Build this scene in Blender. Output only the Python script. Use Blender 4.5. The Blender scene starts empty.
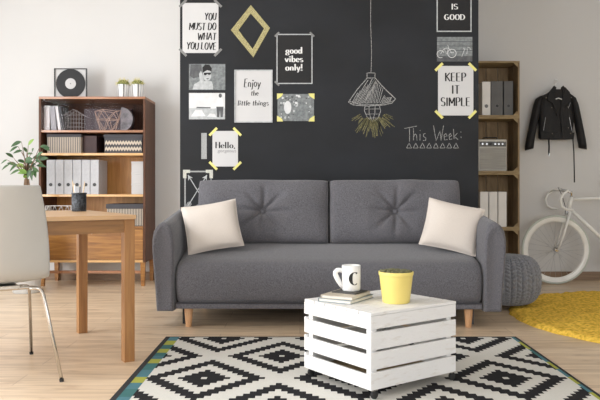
import bpy, math, random
from mathutils import Vector, Matrix, noise as mnoise
R = math.radians
random.seed(7)
scene = bpy.context.scene
COL = scene.collection
EYE = 0.93      # camera height in metres
F = 690.0       # focal length in pixels of a 600 px wide frame
def wx(px, Y): return (px - 300.0) * Y / F
def wz(py, Y): return EYE - (py - 187.0) * Y / F

# ------------------------------------------------------------------ materials
def nd(nt, t, **kw):
    n = nt.nodes.new(t)
    for k, v in kw.items(): setattr(n, k, v)
    return n
def c4(c): return (c[0], c[1], c[2], 1.0)
def mat(name, col, rough=.6, metal=0.0, col2=None, scale=(8, 8, 8), detail=4, lo=.35, hi=.65, bump=0.0, bscale=None,
        sheen=0.0, spec=.5, coat=0.0, kind='noise', dist=0.0):
    m = bpy.data.materials.new(name); m.use_nodes = True
    nt = m.node_tree; b = nt.nodes['Principled BSDF']; L = nt.links.new
    b.inputs['Base Color'].default_value = c4(col); b.inputs['Roughness'].default_value = rough
    b.inputs['Metallic'].default_value = metal; b.inputs['Specular IOR Level'].default_value = spec
    b.inputs['Sheen Weight'].default_value = sheen; b.inputs['Coat Weight'].default_value = coat
    tc = nd(nt, 'ShaderNodeTexCoord')
    def tex(sc, det):
        mp = nd(nt, 'ShaderNodeMapping'); mp.inputs['Scale'].default_value = sc; L(tc.outputs['Object'], mp.inputs['Vector'])
        t = nd(nt, 'ShaderNodeTexNoise'); t.inputs['Scale'].default_value = 1.0; t.inputs['Detail'].default_value = det
        t.inputs['Distortion'].default_value = dist
        L(mp.outputs['Vector'], t.inputs['Vector']); return t
    if col2 is None: col2 = tuple(x * .9 for x in col)
    t = tex(scale, detail)
    r = nd(nt, 'ShaderNodeValToRGB'); r.color_ramp.elements[0].position = lo; r.color_ramp.elements[1].position = hi
    r.color_ramp.elements[0].color = c4(col2); r.color_ramp.elements[1].color = c4(col)
    L(t.outputs['Fac'], r.inputs['Fac']); L(r.outputs['Color'], b.inputs['Base Color'])
    if bump:
        t2 = tex(bscale or tuple(s * 3 for s in scale), 3)
        bp = nd(nt, 'ShaderNodeBump'); bp.inputs['Strength'].default_value = bump; bp.inputs['Distance'].default_value = .01
        L(t2.outputs['Fac'], bp.inputs['Height']); L(bp.outputs['Normal'], b.inputs['Normal'])
    return m

M = {}
M['wall'] = mat('wall_paint', (.68, .675, .665), .9, scale=(1.2, 1.2, 1.2), col2=(.66, .655, .645), bump=.05, bscale=(60, 60, 60))
M['board'] = mat('chalkboard_paint', (.024, .026, .030), .75, scale=(1.5, 1.5, 2.5), col2=(.019, .020, .022), bump=.03, bscale=(40, 40, 40), spec=.25)
M['sofa'] = mat('grey_melange_fabric', (.160, .157, .172), .95, scale=(190, 190, 190), detail=4, col2=(.078, .076, .086), lo=.33, hi=.67, bump=.35, bscale=(260, 260, 260), sheen=.25, spec=.15)
M['sofa_seam'] = mat('grey_piping', (.055, .054, .060), .95, spec=.1)
M['cream'] = mat('cream_cotton', (.68, .62, .565), .95, scale=(300, 300, 300), col2=(.63, .57, .515), bump=.2, sheen=.2, spec=.15)
M['legwood'] = mat('beech_wood', (.62, .36, .19), .5, scale=(60, 60, 5), col2=(.50, .28, .14))
M['oak'] = mat('oak_wood', (.34, .17, .056), .45, scale=(4, 40, 40), detail=5, col2=(.20, .095, .032), lo=.3, hi=.72, bump=.06, dist=.6)  # apron oak, base colour lowered to carry its shade
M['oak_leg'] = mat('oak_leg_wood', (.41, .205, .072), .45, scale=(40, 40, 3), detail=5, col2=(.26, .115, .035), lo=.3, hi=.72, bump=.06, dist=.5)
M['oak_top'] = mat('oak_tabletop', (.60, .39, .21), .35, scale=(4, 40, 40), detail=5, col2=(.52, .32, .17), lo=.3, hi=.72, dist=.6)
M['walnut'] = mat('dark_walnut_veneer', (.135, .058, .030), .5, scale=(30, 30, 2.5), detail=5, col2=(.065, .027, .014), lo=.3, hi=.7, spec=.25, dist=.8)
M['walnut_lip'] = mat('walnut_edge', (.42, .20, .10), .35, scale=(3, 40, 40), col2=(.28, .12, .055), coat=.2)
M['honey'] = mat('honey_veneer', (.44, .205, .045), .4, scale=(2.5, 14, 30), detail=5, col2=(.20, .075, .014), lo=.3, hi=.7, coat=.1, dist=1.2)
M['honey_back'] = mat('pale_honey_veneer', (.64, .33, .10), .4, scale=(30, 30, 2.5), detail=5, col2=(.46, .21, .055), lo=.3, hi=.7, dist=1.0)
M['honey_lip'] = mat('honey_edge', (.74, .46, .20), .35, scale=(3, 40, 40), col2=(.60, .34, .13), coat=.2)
M['whitepaint'] = mat('worn_white_paint', (.79, .785, .775), .6, scale=(14, 30, 60), detail=8, col2=(.70, .67, .63), lo=.27, hi=.42, bump=.15)
M['rawcrate'] = mat('weathered_pine', (.33, .235, .135), .8, scale=(30, 30, 5), detail=5, col2=(.19, .125, .066), lo=.3, hi=.7, bump=.2, dist=.5)
M['rawcrate_h'] = mat('weathered_pine_board', (.42, .32, .18), .8, scale=(5, 30, 30), detail=5, col2=(.25, .175, .09), lo=.3, hi=.7, bump=.2, dist=.5)
M['white'] = mat('white_gloss', (.86, .855, .84), .3)
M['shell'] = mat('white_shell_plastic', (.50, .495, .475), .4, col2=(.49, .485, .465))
M['chrome'] = mat('chrome', (.62, .60, .57), .16, 1.0)
M['brass'] = mat('copper_wire', (.86, .62, .48), .35, .3)
M['wire'] = mat('pale_wire', (.62, .58, .56), .5, .0)
M['steel'] = mat('brushed_metal', (.62, .63, .64), .28, 1.0, scale=(60, 60, 2), col2=(.35, .36, .38))
M['black'] = mat('black_plastic', (.018, .018, .02), .45)
M['rubber'] = mat('black_rubber', (.02, .02, .02), .8)
M['leather'] = mat('black_leather', (.014, .013, .013), .62, scale=(20, 20, 20), col2=(.009, .009, .010), bump=.3, bscale=(70, 70, 40), spec=.3)
M['lining'] = mat('jacket_lining', (.012, .011, .012), .8)
M['paper'] = mat('white_paper', (.60, .60, .60), .8, scale=(3, 3, 3), col2=(.57, .57, .575))
M['chalk_pale_gold'] = mat('pale_gold_chalk', (.60, .55, .30), .9, scale=(150, 150, 150), col2=(.30, .27, .13))
M['blackpaper'] = mat('black_paper', (.008, .008, .009), .7)
M['ink'] = mat('black_ink', (.010, .010, .011), .7)
M['greyink'] = mat('grey_ink', (.22, .22, .23), .7)
M['whiteink'] = mat('white_ink', (.78, .78, .77), .7)
M['chalk'] = mat('white_chalk', (.42, .42, .41), .95, scale=(150, 150, 150), detail=3, col2=(.12, .12, .12), lo=.35, hi=.6)
M['chalk_gold'] = mat('gold_chalk', (.42, .37, .16), .95, scale=(130, 130, 130), detail=4, col2=(.15, .13, .06), lo=.35, hi=.6)
M['chalk_dim'] = mat('faint_yellow_chalk', (.24, .22, .10), .95, scale=(120, 120, 120), col2=(.06, .058, .035), lo=.35, hi=.65)
M['tape_yellow'] = mat('yellow_washi_tape', (.78, .73, .20), .7, scale=(60, 60, 60), col2=(.70, .66, .28))
M['tape_grey'] = mat('grey_washi_tape', (.40, .41, .41), .7, scale=(150, 150, 150), col2=(.28, .29, .29))
M['tape_clear'] = mat('pale_tape', (.22, .22, .215), .5)
M['tape_cream'] = mat('cream_washi_tape', (.62, .62, .55), .7, scale=(90, 90, 90), col2=(.45, .46, .42))
M['g1'] = mat('photo_dark', (.10, .105, .11), .5, scale=(30, 30, 30), col2=(.06, .063, .07))
M['g2'] = mat('photo_mid', (.23, .25, .255), .5, scale=(40, 40, 40), detail=6, col2=(.13, .145, .15))
M['g3'] = mat('photo_light', (.50, .52, .53), .5, scale=(40, 40, 40), detail=6, col2=(.38, .40, .41))
M['g4'] = mat('photo_pale', (.70, .71, .72), .5, scale=(20, 20, 20), col2=(.62, .63, .64))
M['binder_grey'] = mat('pale_grey_card', (.52, .53, .56), .6, scale=(40, 40, 40), col2=(.47, .48, .51))
M['binder_dark'] = mat('dark_grey_card', (.13, .13, .13), .6, col2=(.11, .11, .11))
M['binder_white'] = mat('white_card', (.86, .84, .81), .6)
M['yellowpot'] = mat('yellow_glaze', (.82, .67, .20), .45, coat=.1, col2=(.80, .65, .19))
M['soil'] = mat('soil', (.05, .04, .03), .95, scale=(80, 80, 80), col2=(.02, .017, .012), bump=.5)
M['succ'] = mat('succulent_green', (.17, .17, .08), .7, scale=(70, 70, 70), col2=(.07, .07, .04))
M['cactus'] = mat('cactus_green', (.33, .34, .10), .7, scale=(90, 90, 90), col2=(.14, .17, .04), bump=.6)
M['spine'] = mat('cactus_spines', (.75, .68, .34), .8)
M['leaf'] = mat('leaf_green', (.085, .17, .06), .4, scale=(7, 7, 7), col2=(.035, .085, .035), lo=.4, hi=.6)
M['leaf_light'] = mat('young_leaf_green', (.27, .42, .07), .4, scale=(7, 7, 7), col2=(.16, .30, .06))
M['bark'] = mat('brown_bark', (.24, .15, .09), .8, scale=(20, 20, 40), col2=(.12, .075, .045), bump=.4)
M['pouf'] = mat('grey_wool_knit', (.27, .28, .305), .95, scale=(120, 120, 120), col2=(.17, .175, .195), bump=.4, sheen=.3, spec=.1)
M['shag'] = mat('mustard_shag', (.95, .62, .10), .95, scale=(38, 38, 38), detail=6, col2=(.60, .37, .04), lo=.36, hi=.58, bump=.6, bscale=(120, 120, 120), sheen=0, spec=.1)
M['bikewhite'] = mat('white_bike_paint', (.88, .88, .85), .3, coat=.4)
M['tyre'] = mat('pale_tyre', (.56, .60, .55), .7)
M['wicker'] = mat('charcoal_felt', (.075, .075, .085), .9)
M['cream_slat'] = mat('cream_slats', (.60, .52, .42), .7)
M['basketbeige'] = mat('beige_striped_card', (.48, .41, .34), .8)
M['plum'] = mat('dark_plum_card', (.055, .028, .030), .6)
M['mauve'] = mat('mauve_card', (.10, .066, .075), .4)  # tone of a reflection in the cabinet glass, put into colour
M['marble'] = mat('grey_marble', (.38, .37, .38), .4, scale=(18, 18, 18), detail=8, col2=(.17, .17, .185), lo=.35, hi=.6)
M['bookpaper'] = mat('book_pages', (.72, .69, .63), .8)
M['bookblue'] = mat('grey_blue_cover', (.20, .26, .29), .5)
M['booktan'] = mat('tan_cover', (.52, .46, .37), .5)
M['slate'] = mat('dark_slate_coaster', (.06, .058, .055), .7)
M['vinyl'] = mat('vinyl_record', (.016, .016, .018), .5, spec=.3)
M['terracotta'] = mat('white_planter', (.62, .62, .61), .8)
M['pencilwood'] = mat('pencil_wood', (.72, .55, .36), .6)
M['radio_face'] = mat('radio_grille', (.42, .41, .38), .8, scale=(5, 5, 300), col2=(.30, .29, .27))
M['radio_body'] = mat('pale_radio_body', (.62, .60, .55), .5)
M['cup'] = mat('dark_mesh_metal', (.055, .062, .072), .45, .4, scale=(70, 70, 70), col2=(.018, .02, .024), lo=.45, hi=.55, bump=.4)
M['basewood'] = mat('baseboard_wood', (.30, .205, .135), .5, scale=(3, 40, 40), col2=(.22, .145, .09))

def glass_mat():
    m = bpy.data.materials.new('cabinet_glass'); m.use_nodes = True; nt = m.node_tree; L = nt.links.new
    nt.nodes.remove(nt.nodes['Principled BSDF']); out = nt.nodes['Material Output']
    tr = nd(nt, 'ShaderNodeBsdfTransparent'); tr.inputs['Color'].default_value = (.93, .92, .93, 1)
    gl = nd(nt, 'ShaderNodeBsdfGlossy'); gl.inputs['Roughness'].default_value = .03
    fr = nd(nt, 'ShaderNodeFresnel'); fr.inputs['IOR'].default_value = 1.1
    mx = nd(nt, 'ShaderNodeMixShader'); L(fr.outputs[0], mx.inputs[0]); L(tr.outputs[0], mx.inputs[1]); L(gl.outputs[0], mx.inputs[2])
    L(mx.outputs[0], out.inputs['Surface']); return m
M['glass'] = glass_mat()

def floor_mat():
    m = bpy.data.materials.new('oak_floorboards'); m.use_nodes = True; nt = m.node_tree; L = nt.links.new
    b = nt.nodes['Principled BSDF']; b.inputs['Roughness'].default_value = .33; b.inputs['Specular IOR Level'].default_value = .55
    tc = nd(nt, 'ShaderNodeTexCoord')
    br = nd(nt, 'ShaderNodeTexBrick'); br.offset = .37; br.inputs['Scale'].default_value = 1.0
    br.inputs['Brick Width'].default_value = 1.35; br.inputs['Row Height'].default_value = .19; br.inputs['Mortar Size'].default_value = .0022
    br.inputs['Color1'].default_value = (.76, .61, .445, 1); br.inputs['Color2'].default_value = (.67, .52, .365, 1)
    br.inputs['Mortar'].default_value = (.48, .35, .24, 1); br.inputs['Bias'].default_value = 0.0
    L(tc.outputs['Object'], br.inputs['Vector'])
    mp = nd(nt, 'ShaderNodeMapping'); mp.inputs['Scale'].default_value = (1.6, 16, 1); L(tc.outputs['Object'], mp.inputs['Vector'])
    n1 = nd(nt, 'ShaderNodeTexNoise'); n1.inputs['Detail'].default_value = 7; n1.inputs['Scale'].default_value = 1.0; n1.inputs['Distortion'].default_value = 1.4
    L(mp.outputs['Vector'], n1.inputs['Vector'])
    rp = nd(nt, 'ShaderNodeValToRGB'); e = rp.color_ramp.elements; e[0].position = .3; e[1].position = .62
    e[0].color = (.66, .60, .54, 1); e[1].color = (1.04, 1.03, 1.02, 1); L(n1.outputs['Fac'], rp.inputs['Fac'])
    mx = nd(nt, 'ShaderNodeMix', data_type='RGBA', blend_type='MULTIPLY'); mx.inputs['Factor'].default_value = .85
    L(br.outputs['Color'], mx.inputs['A']); L(rp.outputs['Color'], mx.inputs['B'])
    # sparse darker knots
    mp2 = nd(nt, 'ShaderNodeMapping'); mp2.inputs['Scale'].default_value = (2.6, 7, 1); L(tc.outputs['Object'], mp2.inputs['Vector'])
    n2 = nd(nt, 'ShaderNodeTexNoise'); n2.inputs['Scale'].default_value = 1.3; n2.inputs['Detail'].default_value = 5; L(mp2.outputs['Vector'], n2.inputs['Vector'])
    rp2 = nd(nt, 'ShaderNodeValToRGB'); e = rp2.color_ramp.elements; e[0].position = .27; e[1].position = .40
    e[0].color = (.55, .42, .33, 1); e[1].color = (1, 1, 1, 1); L(n2.outputs['Fac'], rp2.inputs['Fac'])
    mx2 = nd(nt, 'ShaderNodeMix', data_type='RGBA', blend_type='MULTIPLY'); mx2.inputs['Factor'].default_value = .7
    L(mx.outputs['Result'], mx2.inputs['A']); L(rp2.outputs['Color'], mx2.inputs['B'])
    L(mx2.outputs['Result'], b.inputs['Base Color'])
    bp = nd(nt, 'ShaderNodeBump'); bp.inputs['Strength'].default_value = .08; bp.inputs['Distance'].default_value = .01
    L(n1.outputs['Fac'], bp.inputs['Height']); L(bp.outputs['Normal'], b.inputs['Normal'])
    return m
M['floor'] = floor_mat()

def rug_mat():
    # stepped concentric diamonds; object origin sits on a diamond centre
    m = bpy.data.materials.new('stepped_diamond_weave'); m.use_nodes = True; nt = m.node_tree; L = nt.links.new
    b = nt.nodes['Principled BSDF']; b.inputs['Roughness'].default_value = .95; b.inputs['Specular IOR Level'].default_value = .1
    tc = nd(nt, 'ShaderNodeTexCoord'); sp = nd(nt, 'ShaderNodeSeparateXYZ'); L(tc.outputs['Object'], sp.inputs[0])
    def mt(op, a, bb=None, c=None):
        n = nd(nt, 'ShaderNodeMath', operation=op)
        for i, v in enumerate((a, bb, c)):
            if v is None: continue
            if isinstance(v, (int, float)): n.inputs[i].default_value = v
            else: L(v, n.inputs[i])
        return n.outputs[0]
    pi = mt('PINGPONG', mt('ROUND', mt('DIVIDE', sp.outputs[0], .028)), 13.0)
    pj = mt('PINGPONG', mt('ROUND', mt('DIVIDE', sp.outputs[1], .0335)), 13.0)
    k = mt('ADD', pi, pj); kk = mt('MINIMUM', k, mt('SUBTRACT', 26.0, k))
    in1 = mt('MULTIPLY', mt('GREATER_THAN', kk, .5), mt('LESS_THAN', kk, 4.5))
    in2 = mt('MULTIPLY', mt('GREATER_THAN', kk, 7.5), mt('LESS_THAN', kk, 10.5))
    dk = mt('MAXIMUM', in1, in2)
    no = nd(nt, 'ShaderNodeTexNoise'); no.inputs['Scale'].default_value = 160; L(tc.outputs['Object'], no.inputs['Vector'])
    w = nd(nt, 'ShaderNodeMix', data_type='RGBA'); w.inputs['A'].default_value = (.55, .54, .50, 1); w.inputs['B'].default_value = (.68, .67, .63, 1); L(no.outputs['Fac'], w.inputs['Factor'])
    mx = nd(nt, 'ShaderNodeMix', data_type='RGBA'); L(dk, mx.inputs['Factor']); L(w.outputs['Result'], mx.inputs['A']); mx.inputs['B'].default_value = (.022, .022, .024, 1)
    L(mx.outputs['Result'], b.inputs['Base Color'])
    bp = nd(nt, 'ShaderNodeBump'); bp.inputs['Strength'].default_value = .3; bp.inputs['Distance'].default_value = .004
    L(no.outputs['Fac'], bp.inputs['Height']); L(bp.outputs['Normal'], b.inputs['Normal'])
    return m
M['rug'] = rug_mat()
M['rug_black'] = mat('rug_black_binding', (.018, .018, .02), .95)
M['rug_teal'] = mat('rug_teal', (.035, .14, .14), .95)
M['rug_blue'] = mat('rug_blue', (.06, .18, .22), .95)
M['rug_lime'] = mat('rug_lime', (.34, .36, .05), .95)

# ------------------------------------------------------------------ mesh builder
class MB:
    def __init__(s): s.v = []; s.f = []; s.m = []; s.cur = 0; s.X = Matrix.Identity(4)
    def add(s, vs, fs):
        b = len(s.v); s.v += [s.X @ Vector(p) for p in vs]
        for f in fs: s.f.append([b + i for i in f]); s.m.append(s.cur)
    def box(s, x0, x1, y0, y1, z0, z1):
        if x0 > x1: x0, x1 = x1, x0
        if y0 > y1: y0, y1 = y1, y0
        if z0 > z1: z0, z1 = z1, z0
        s.add([(x0,y0,z0),(x1,y0,z0),(x1,y1,z0),(x0,y1,z0),(x0,y0,z1),(x1,y0,z1),(x1,y1,z1),(x0,y1,z1)],
              [(0,3,2,1),(4,5,6,7),(0,1,5,4),(1,2,6,5),(2,3,7,6),(3,0,4,7)]); return s
    def loft(s, rings, cap=True, closed=True):
        n = len(rings[0]); vs = [p for r in rings for p in r]; fs = []
        for i in range(len(rings) - 1):
            for j in range(n if closed else n - 1):
                k = (j + 1) % n
                fs.append((i*n+j, i*n+k, (i+1)*n+k, (i+1)*n+j))
        if cap: fs.append(tuple(range(n))[::-1]); fs.append(tuple((len(rings)-1)*n + j for j in range(n)))
        s.add(vs, fs); return s
    def tube(s, pts, r, n=8, cap=True):
        pts = [Vector(p) for p in pts]; rs = r if isinstance(r, (list, tuple)) else [r] * len(pts)
        rings = []; up = None
        for i, p in enumerate(pts):
            d = (pts[min(i+1, len(pts)-1)] - pts[max(i-1, 0)])
            d = d.normalized() if d.length > 1e-9 else Vector((0,0,1))
            if up is None:
                up = Vector((0,0,1)) if abs(d.z) < .9 else Vector((1,0,0)); a = d.cross(up)
            else:
                a = prev - d * prev.dot(d)
                if a.length < 1e-6: a = d.cross(Vector((0,1,0)))
            a.normalize(); prev = a.copy(); bb = d.cross(a).normalized()
            rings.append([p + (a * math.cos(2*math.pi*j/n) + bb * math.sin(2*math.pi*j/n)) * rs[i] for j in range(n)])
        s.loft(rings, cap); return s
    def lathe(s, prof, n=24, c=(0,0,0), cap=False):
        rings = [[(c[0] + r*math.cos(2*math.pi*j/n), c[1] + r*math.sin(2*math.pi*j/n), c[2] + z) for j in range(n)] for r, z in prof]
        s.loft(rings, cap); return s
    def prism(s, out, y0, y1):          # outline in x,z extruded along y
        n = len(out)
        s.loft([[(x, y1, z) for x, z in out], [(x, y0, z) for x, z in out]]); return s
    def quad(s, a, b, c, d): s.add([a, b, c, d], [(0,1,2,3)]); return s
    def poly(s, pts): s.add(pts, [tuple(range(len(pts)))]); return s
    def disc(s, cx, cz, r, y, n=24, rz=None):   # flat disc facing -y
        rz = rz or r
        s.poly([(cx + r*math.cos(-2*math.pi*j/n + 0), y, cz - rz*math.sin(-2*math.pi*j/n)) for j in range(n)][::-1]); return s
    def sphere(s, c, r, nu=12, nv=8, sc=(1,1,1)):
        prof = [(math.sin(math.pi*i/nv), -math.cos(math.pi*i/nv)) for i in range(nv+1)]
        rings = [[(c[0]+max(a,.001)*r*sc[0]*math.cos(2*math.pi*j/nu), c[1]+max(a,.001)*r*sc[1]*math.sin(2*math.pi*j/nu), c[2]+z*r*sc[2]) for j in range(nu)] for a, z in prof]
        s.loft(rings); return s
    def ribbon(s, pts, w, y, mode='mono', thin=.3):   # flat stroke in the x,z plane
        P = [Vector((p[0], p[1])) for p in pts]; n = len(P)
        if n < 2: return s
        L = []; Rr = []
        for i in range(n):
            d = P[min(i+1, n-1)] - P[max(i-1, 0)]
            d = d.normalized() if d.length > 1e-9 else Vector((1, 0))
            hw = w / 2
            if mode == 'didone': hw *= thin + (1 - thin) * abs(d.y) ** 1.5
            elif mode == 'brush':
                hw *= thin + (1 - thin) * abs(d.x * .35 + d.y * .94) ** 1.3
            nrm = Vector((-d.y, d.x)) * hw
            L.append((P[i].x + nrm.x, y, P[i].y + nrm.y)); Rr.append((P[i].x - nrm.x, y, P[i].y - nrm.y))
        b = L + Rr; s.add(b, [(i, n + i, n + i + 1, i + 1) for i in range(n - 1)]); return s
    def build(s, name, mats, parent=None, loc=(0,0,0), rot=(0,0,0), bevel=0, seg=2, smooth=False, subsurf=0, solid=0, auto=True):
        me = bpy.data.meshes.new(name); me.from_pydata([tuple(v) for v in s.v], [], s.f)
        if not isinstance(mats, (list, tuple)): mats = [mats]
        for k in mats: me.materials.append(M[k] if isinstance(k, str) else k)
        for p, mi in zip(me.polygons, s.m): p.material_index = mi; p.use_smooth = smooth
        me.validate(); me.update()
        o = bpy.data.objects.new(name, me); COL.objects.link(o); o.location = loc; o.rotation_euler = rot
        if parent is not None: o.parent = parent
        if solid: md = o.modifiers.new('thickness', 'SOLIDIFY'); md.thickness = solid; md.offset = 0
        if bevel: md = o.modifiers.new('soft_edges', 'BEVEL'); md.width = bevel; md.segments = seg; md.limit_method = 'ANGLE'; md.angle_limit = R(40)
        if subsurf: md = o.modifiers.new('smooth', 'SUBSURF'); md.levels = subsurf; md.render_levels = subsurf
        return o
def box(*a): return MB().box(*a)
def thing(name, label, cat, loc=(0,0,0), rz=0, group=None):
    o = bpy.data.objects.new(name, None); COL.objects.link(o); o.location = loc; o.rotation_euler = (0, 0, rz)
    o.empty_display_size = .1
    return tag(o, label, cat, group)
def tag(o, label, cat, group=None):
    o['label'] = label; o['category'] = cat
    if group: o['group'] = group
    return o
def struct(o): o['kind'] = 'structure'; return o
def copy_tree(o, parent=None):
    c = o.copy(); COL.objects.link(c)
    if parent is not None: c.parent = parent
    for ch in list(o.children): copy_tree(ch, c)
    return c
def copy_of(o, loc, rz=None, label=None):
    c = copy_tree(o); c.location = loc
    if rz is not None: c.rotation_euler = (c.rotation_euler[0], c.rotation_euler[1], rz)
    if label: c['label'] = label
    return c

# ------------------------------------------------------------------ camera, room, light
cam = bpy.data.cameras.new('camera'); co = bpy.data.objects.new('camera', cam); COL.objects.link(co); scene.camera = co
co.location = (0, 0, EYE); co.rotation_euler = (R(90), 0, 0)
cam.sensor_width = 36; cam.lens = F / 600 * 36; cam.shift_y = -13 / 600; cam.clip_start = .05
WB = 6.9; XL = -3.9; XR = 4.8; YF = -2.6; ZC = 3.1; CF = 5.65
struct(box(XL, XR, YF, WB, -.1, 0).build('floor', 'floor'))
struct(box(XL, XR, YF, WB, ZC, ZC + .1).build('ceiling', 'wall'))
struct(box(XL - .1, XR + .1, WB, WB + .1, 0, ZC).build('wall_back', 'wall'))
struct(box(XR, XR + .1, YF, WB, 0, ZC).build('wall_right', 'wall'))
wl = MB()
wins = [(-1.9, .4), (1.2, 3.6), (4.5, 6.6)]
ys = [YF] + [v for w in wins for v in w] + [WB]
for i in range(0, len(ys), 2): wl.box(XL - .1, XL, ys[i], ys[i+1], 0, ZC)
for a, b in wins: wl.box(XL - .1, XL, a, b, 0, .45); wl.box(XL - .1, XL, a, b, 2.75, ZC)
struct(wl.build('wall_left', 'wall'))
fw = MB(); fill_win = (.2, 4.2)  # unseen front window, added and sited to brighten the right side
fw.box(XL - .1, fill_win[0], YF - .1, YF, 0, ZC).box(fill_win[1], XR + .1, YF - .1, YF, 0, ZC).box(fill_win[0], fill_win[1], YF - .1, YF, 0, .6).box(fill_win[0], fill_win[1], YF - .1, YF, 2.7, ZC)
struct(fw.build('wall_front', 'wall'))
for i, (a, b) in enumerate(wins):
    f = MB(); t = .05
    f.box(XL-.08, XL-.03, a, a+t, .45, 2.75).box(XL-.08, XL-.03, b-t, b, .45, 2.75).box(XL-.08, XL-.03, a, b, .45, .5).box(XL-.08, XL-.03, a, b, 2.7, 2.75)
    f.box(XL-.08, XL-.03, (a+b)/2-.025, (a+b)/2+.025, .5, 2.7)
    struct(f.build('window_%d' % (i + 1), 'white'))
f = MB(); a, b = fill_win
f.box(a, a+.05, YF-.08, YF-.03, .6, 2.7).box(b-.05, b, YF-.08, YF-.03, .6, 2.7).box(a, b, YF-.08, YF-.03, .6, .65).box(a, b, YF-.08, YF-.03, 2.65, 2.7).box((a+b)/2-.03, (a+b)/2+.03, YF-.08, YF-.03, .65, 2.65)
struct(f.build('window_4', 'white'))
CX0, CX1 = wx(180, CF), wx(478.5, CF)
cb = MB(); cb.box(CX0, CX1, CF, WB, 0, ZC); cb.m = [1]*6; cb.m[2] = 0
struct(cb.build('wall_center', ['board', 'wall']))
struct(box(XL, CX0, WB - .016, WB, 0, .085).build('baseboard_left', 'basewood'))
struct(box(CX1, XR, WB - .016, WB, 0, .085).build('baseboard_right', 'basewood'))

W = bpy.data.worlds.new('world'); scene.world = W; W.use_nodes = True
W.node_tree.nodes['Background'].inputs[0].default_value = (.86, .93, 1, 1); W.node_tree.nodes['Background'].inputs[1].default_value = .6
def area(name, loc, rot, sx, sy, e, col=(.97, .985, 1)):
    l = bpy.data.lights.new(name, 'AREA'); l.shape = 'RECTANGLE'; l.size = sx; l.size_y = sy; l.energy = e; l.color = col
    o = bpy.data.objects.new(name, l); COL.objects.link(o); o.location = loc; o.rotation_euler = rot; return o
for i, (a, b) in enumerate(wins):
    area('window_daylight', (XL - .02, (a+b)/2, 1.6), (0, R(-90), 0), 2.3, b - a, (72, 245, 27)[i])
area('window_daylight', (2.2, YF - .02, 1.65), (R(90), 0, 0), 4.0, 2.1, 118)  # added fill light in the unseen front opening
vs = scene.view_settings; vs.view_transform = 'Standard'; vs.look = 'None'; vs.gamma = 1; vs.use_curve_mapping = False; vs.exposure = 0.04
# ------------------------------------------------------------------ soft shapes
def cushion(mb, w, h, t, n=28, m=22, pinch=.05, tuft=0.0, power=2.6, wr=0.006, seed=0, edge=.18):
    """a stuffed cushion standing in the x,z plane, front towards -y; seam all round"""
    def pt(u, v, side):
        ou = u * (1 - pinch * (1 - abs(v) ** 2)); ov = v * (1 - pinch * (1 - abs(u) ** 2))
        x = ou * w / 2; z = ov * h / 2
        e = max(0.0, (1 - abs(u) ** power)) ** .5 * max(0.0, (1 - abs(v) ** power)) ** .5
        th = t / 2 * (edge * (1 if e > 1e-6 else 0) * min(1, e * 4) + (1 - edge) * e)
        if side < 0:
            if tuft:
                r = math.hypot(x, z * 1.1); th -= tuft * math.exp(-(r / .045) ** 2) + tuft * .45 * math.exp(-(r / .13) ** 2)
                ang = math.atan2(z, x)
                th -= tuft * .34 * (0.5 + .5 * math.cos(ang * 8 + .5)) ** 3 * math.exp(-((r - .10) / .09) ** 2) * (1 if r > .01 else 0)
            th += wr * mnoise.noise(Vector((x * 5, z * 5, seed))) * min(1, e * 3)
        return (x, side * th, z)
    def g(side):
        vs = [pt(-1 + 2*i/n, -1 + 2*j/m, side) for j in range(m+1) for i in range(n+1)]
        fs = []
        for j in range(m):
            for i in range(n):
                a = j*(n+1)+i; q = (a, a+1, a+n+2, a+n+1)
                fs.append(q if side < 0 else q[::-1])
        mb.add(vs, fs)
    g(-1); g(1); return mb
def seam(mb, w, h, pinch, r, n=14):
    pts = []
    def P(u, v): return (u * (1 - pinch * (1 - v*v)) * w/2, 0, v * (1 - pinch * (1 - u*u)) * h/2)
    for i in range(n): pts.append(P(-1 + 2*i/n, -1))
    for i in range(n): pts.append(P(1, -1 + 2*i/n))
    for i in range(n): pts.append(P(1 - 2*i/n, 1))
    for i in range(n+1): pts.append(P(-1, 1 - 2*i/n))
    return mb.tube(pts, r, 6)

# ------------------------------------------------------------------ sofa
sofa = thing('sofa', 'charcoal grey fabric two-cushion sofa with rounded arms and wooden legs', 'sofa', (.192, 4.95, 0), R(-.7))
# arms: rings along y
def arm(side):
    mb = MB(); rings = []
    for y, ins, zt in [(-.452, .035, .675), (-.462, .014, .69), (-.45, .002, .70), (-.40, 0, .705), (-.1, 0, .735), (.2, 0, .765), (.42, 0, .785), (.47, .02, .78)]:
        out = [(-1.096, .115), (-1.104, .25), (-1.116, .40), (-1.124, .52), (-1.124, zt-.115), (-1.114, zt-.06), (-1.092, zt-.022), (-1.065, zt-.003), (-1.04, zt-.002), (-1.01, zt-.022), (-.992, zt-.065), (-.985, zt-.13), (-.982, .42), (-.985, .115)]
        c = (-1.065, .40); ring = []
        for x, z in out:
            dx = math.copysign(min(ins, abs(x - c[0])), x - c[0]); dz = math.copysign(min(ins, abs(z - c[1])), z - c[1])
            xx = (x - dx) * 1.028; ring.append((xx * side * -1 if side > 0 else xx, y, z - dz))
        if side > 0: ring = ring[::-1]
        rings.append(ring[::-1])
    mb.loft(rings); return mb
for s in (-1, 1): arm(s).build('armrest', 'sofa', sofa, smooth=True, bevel=.006)
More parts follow.
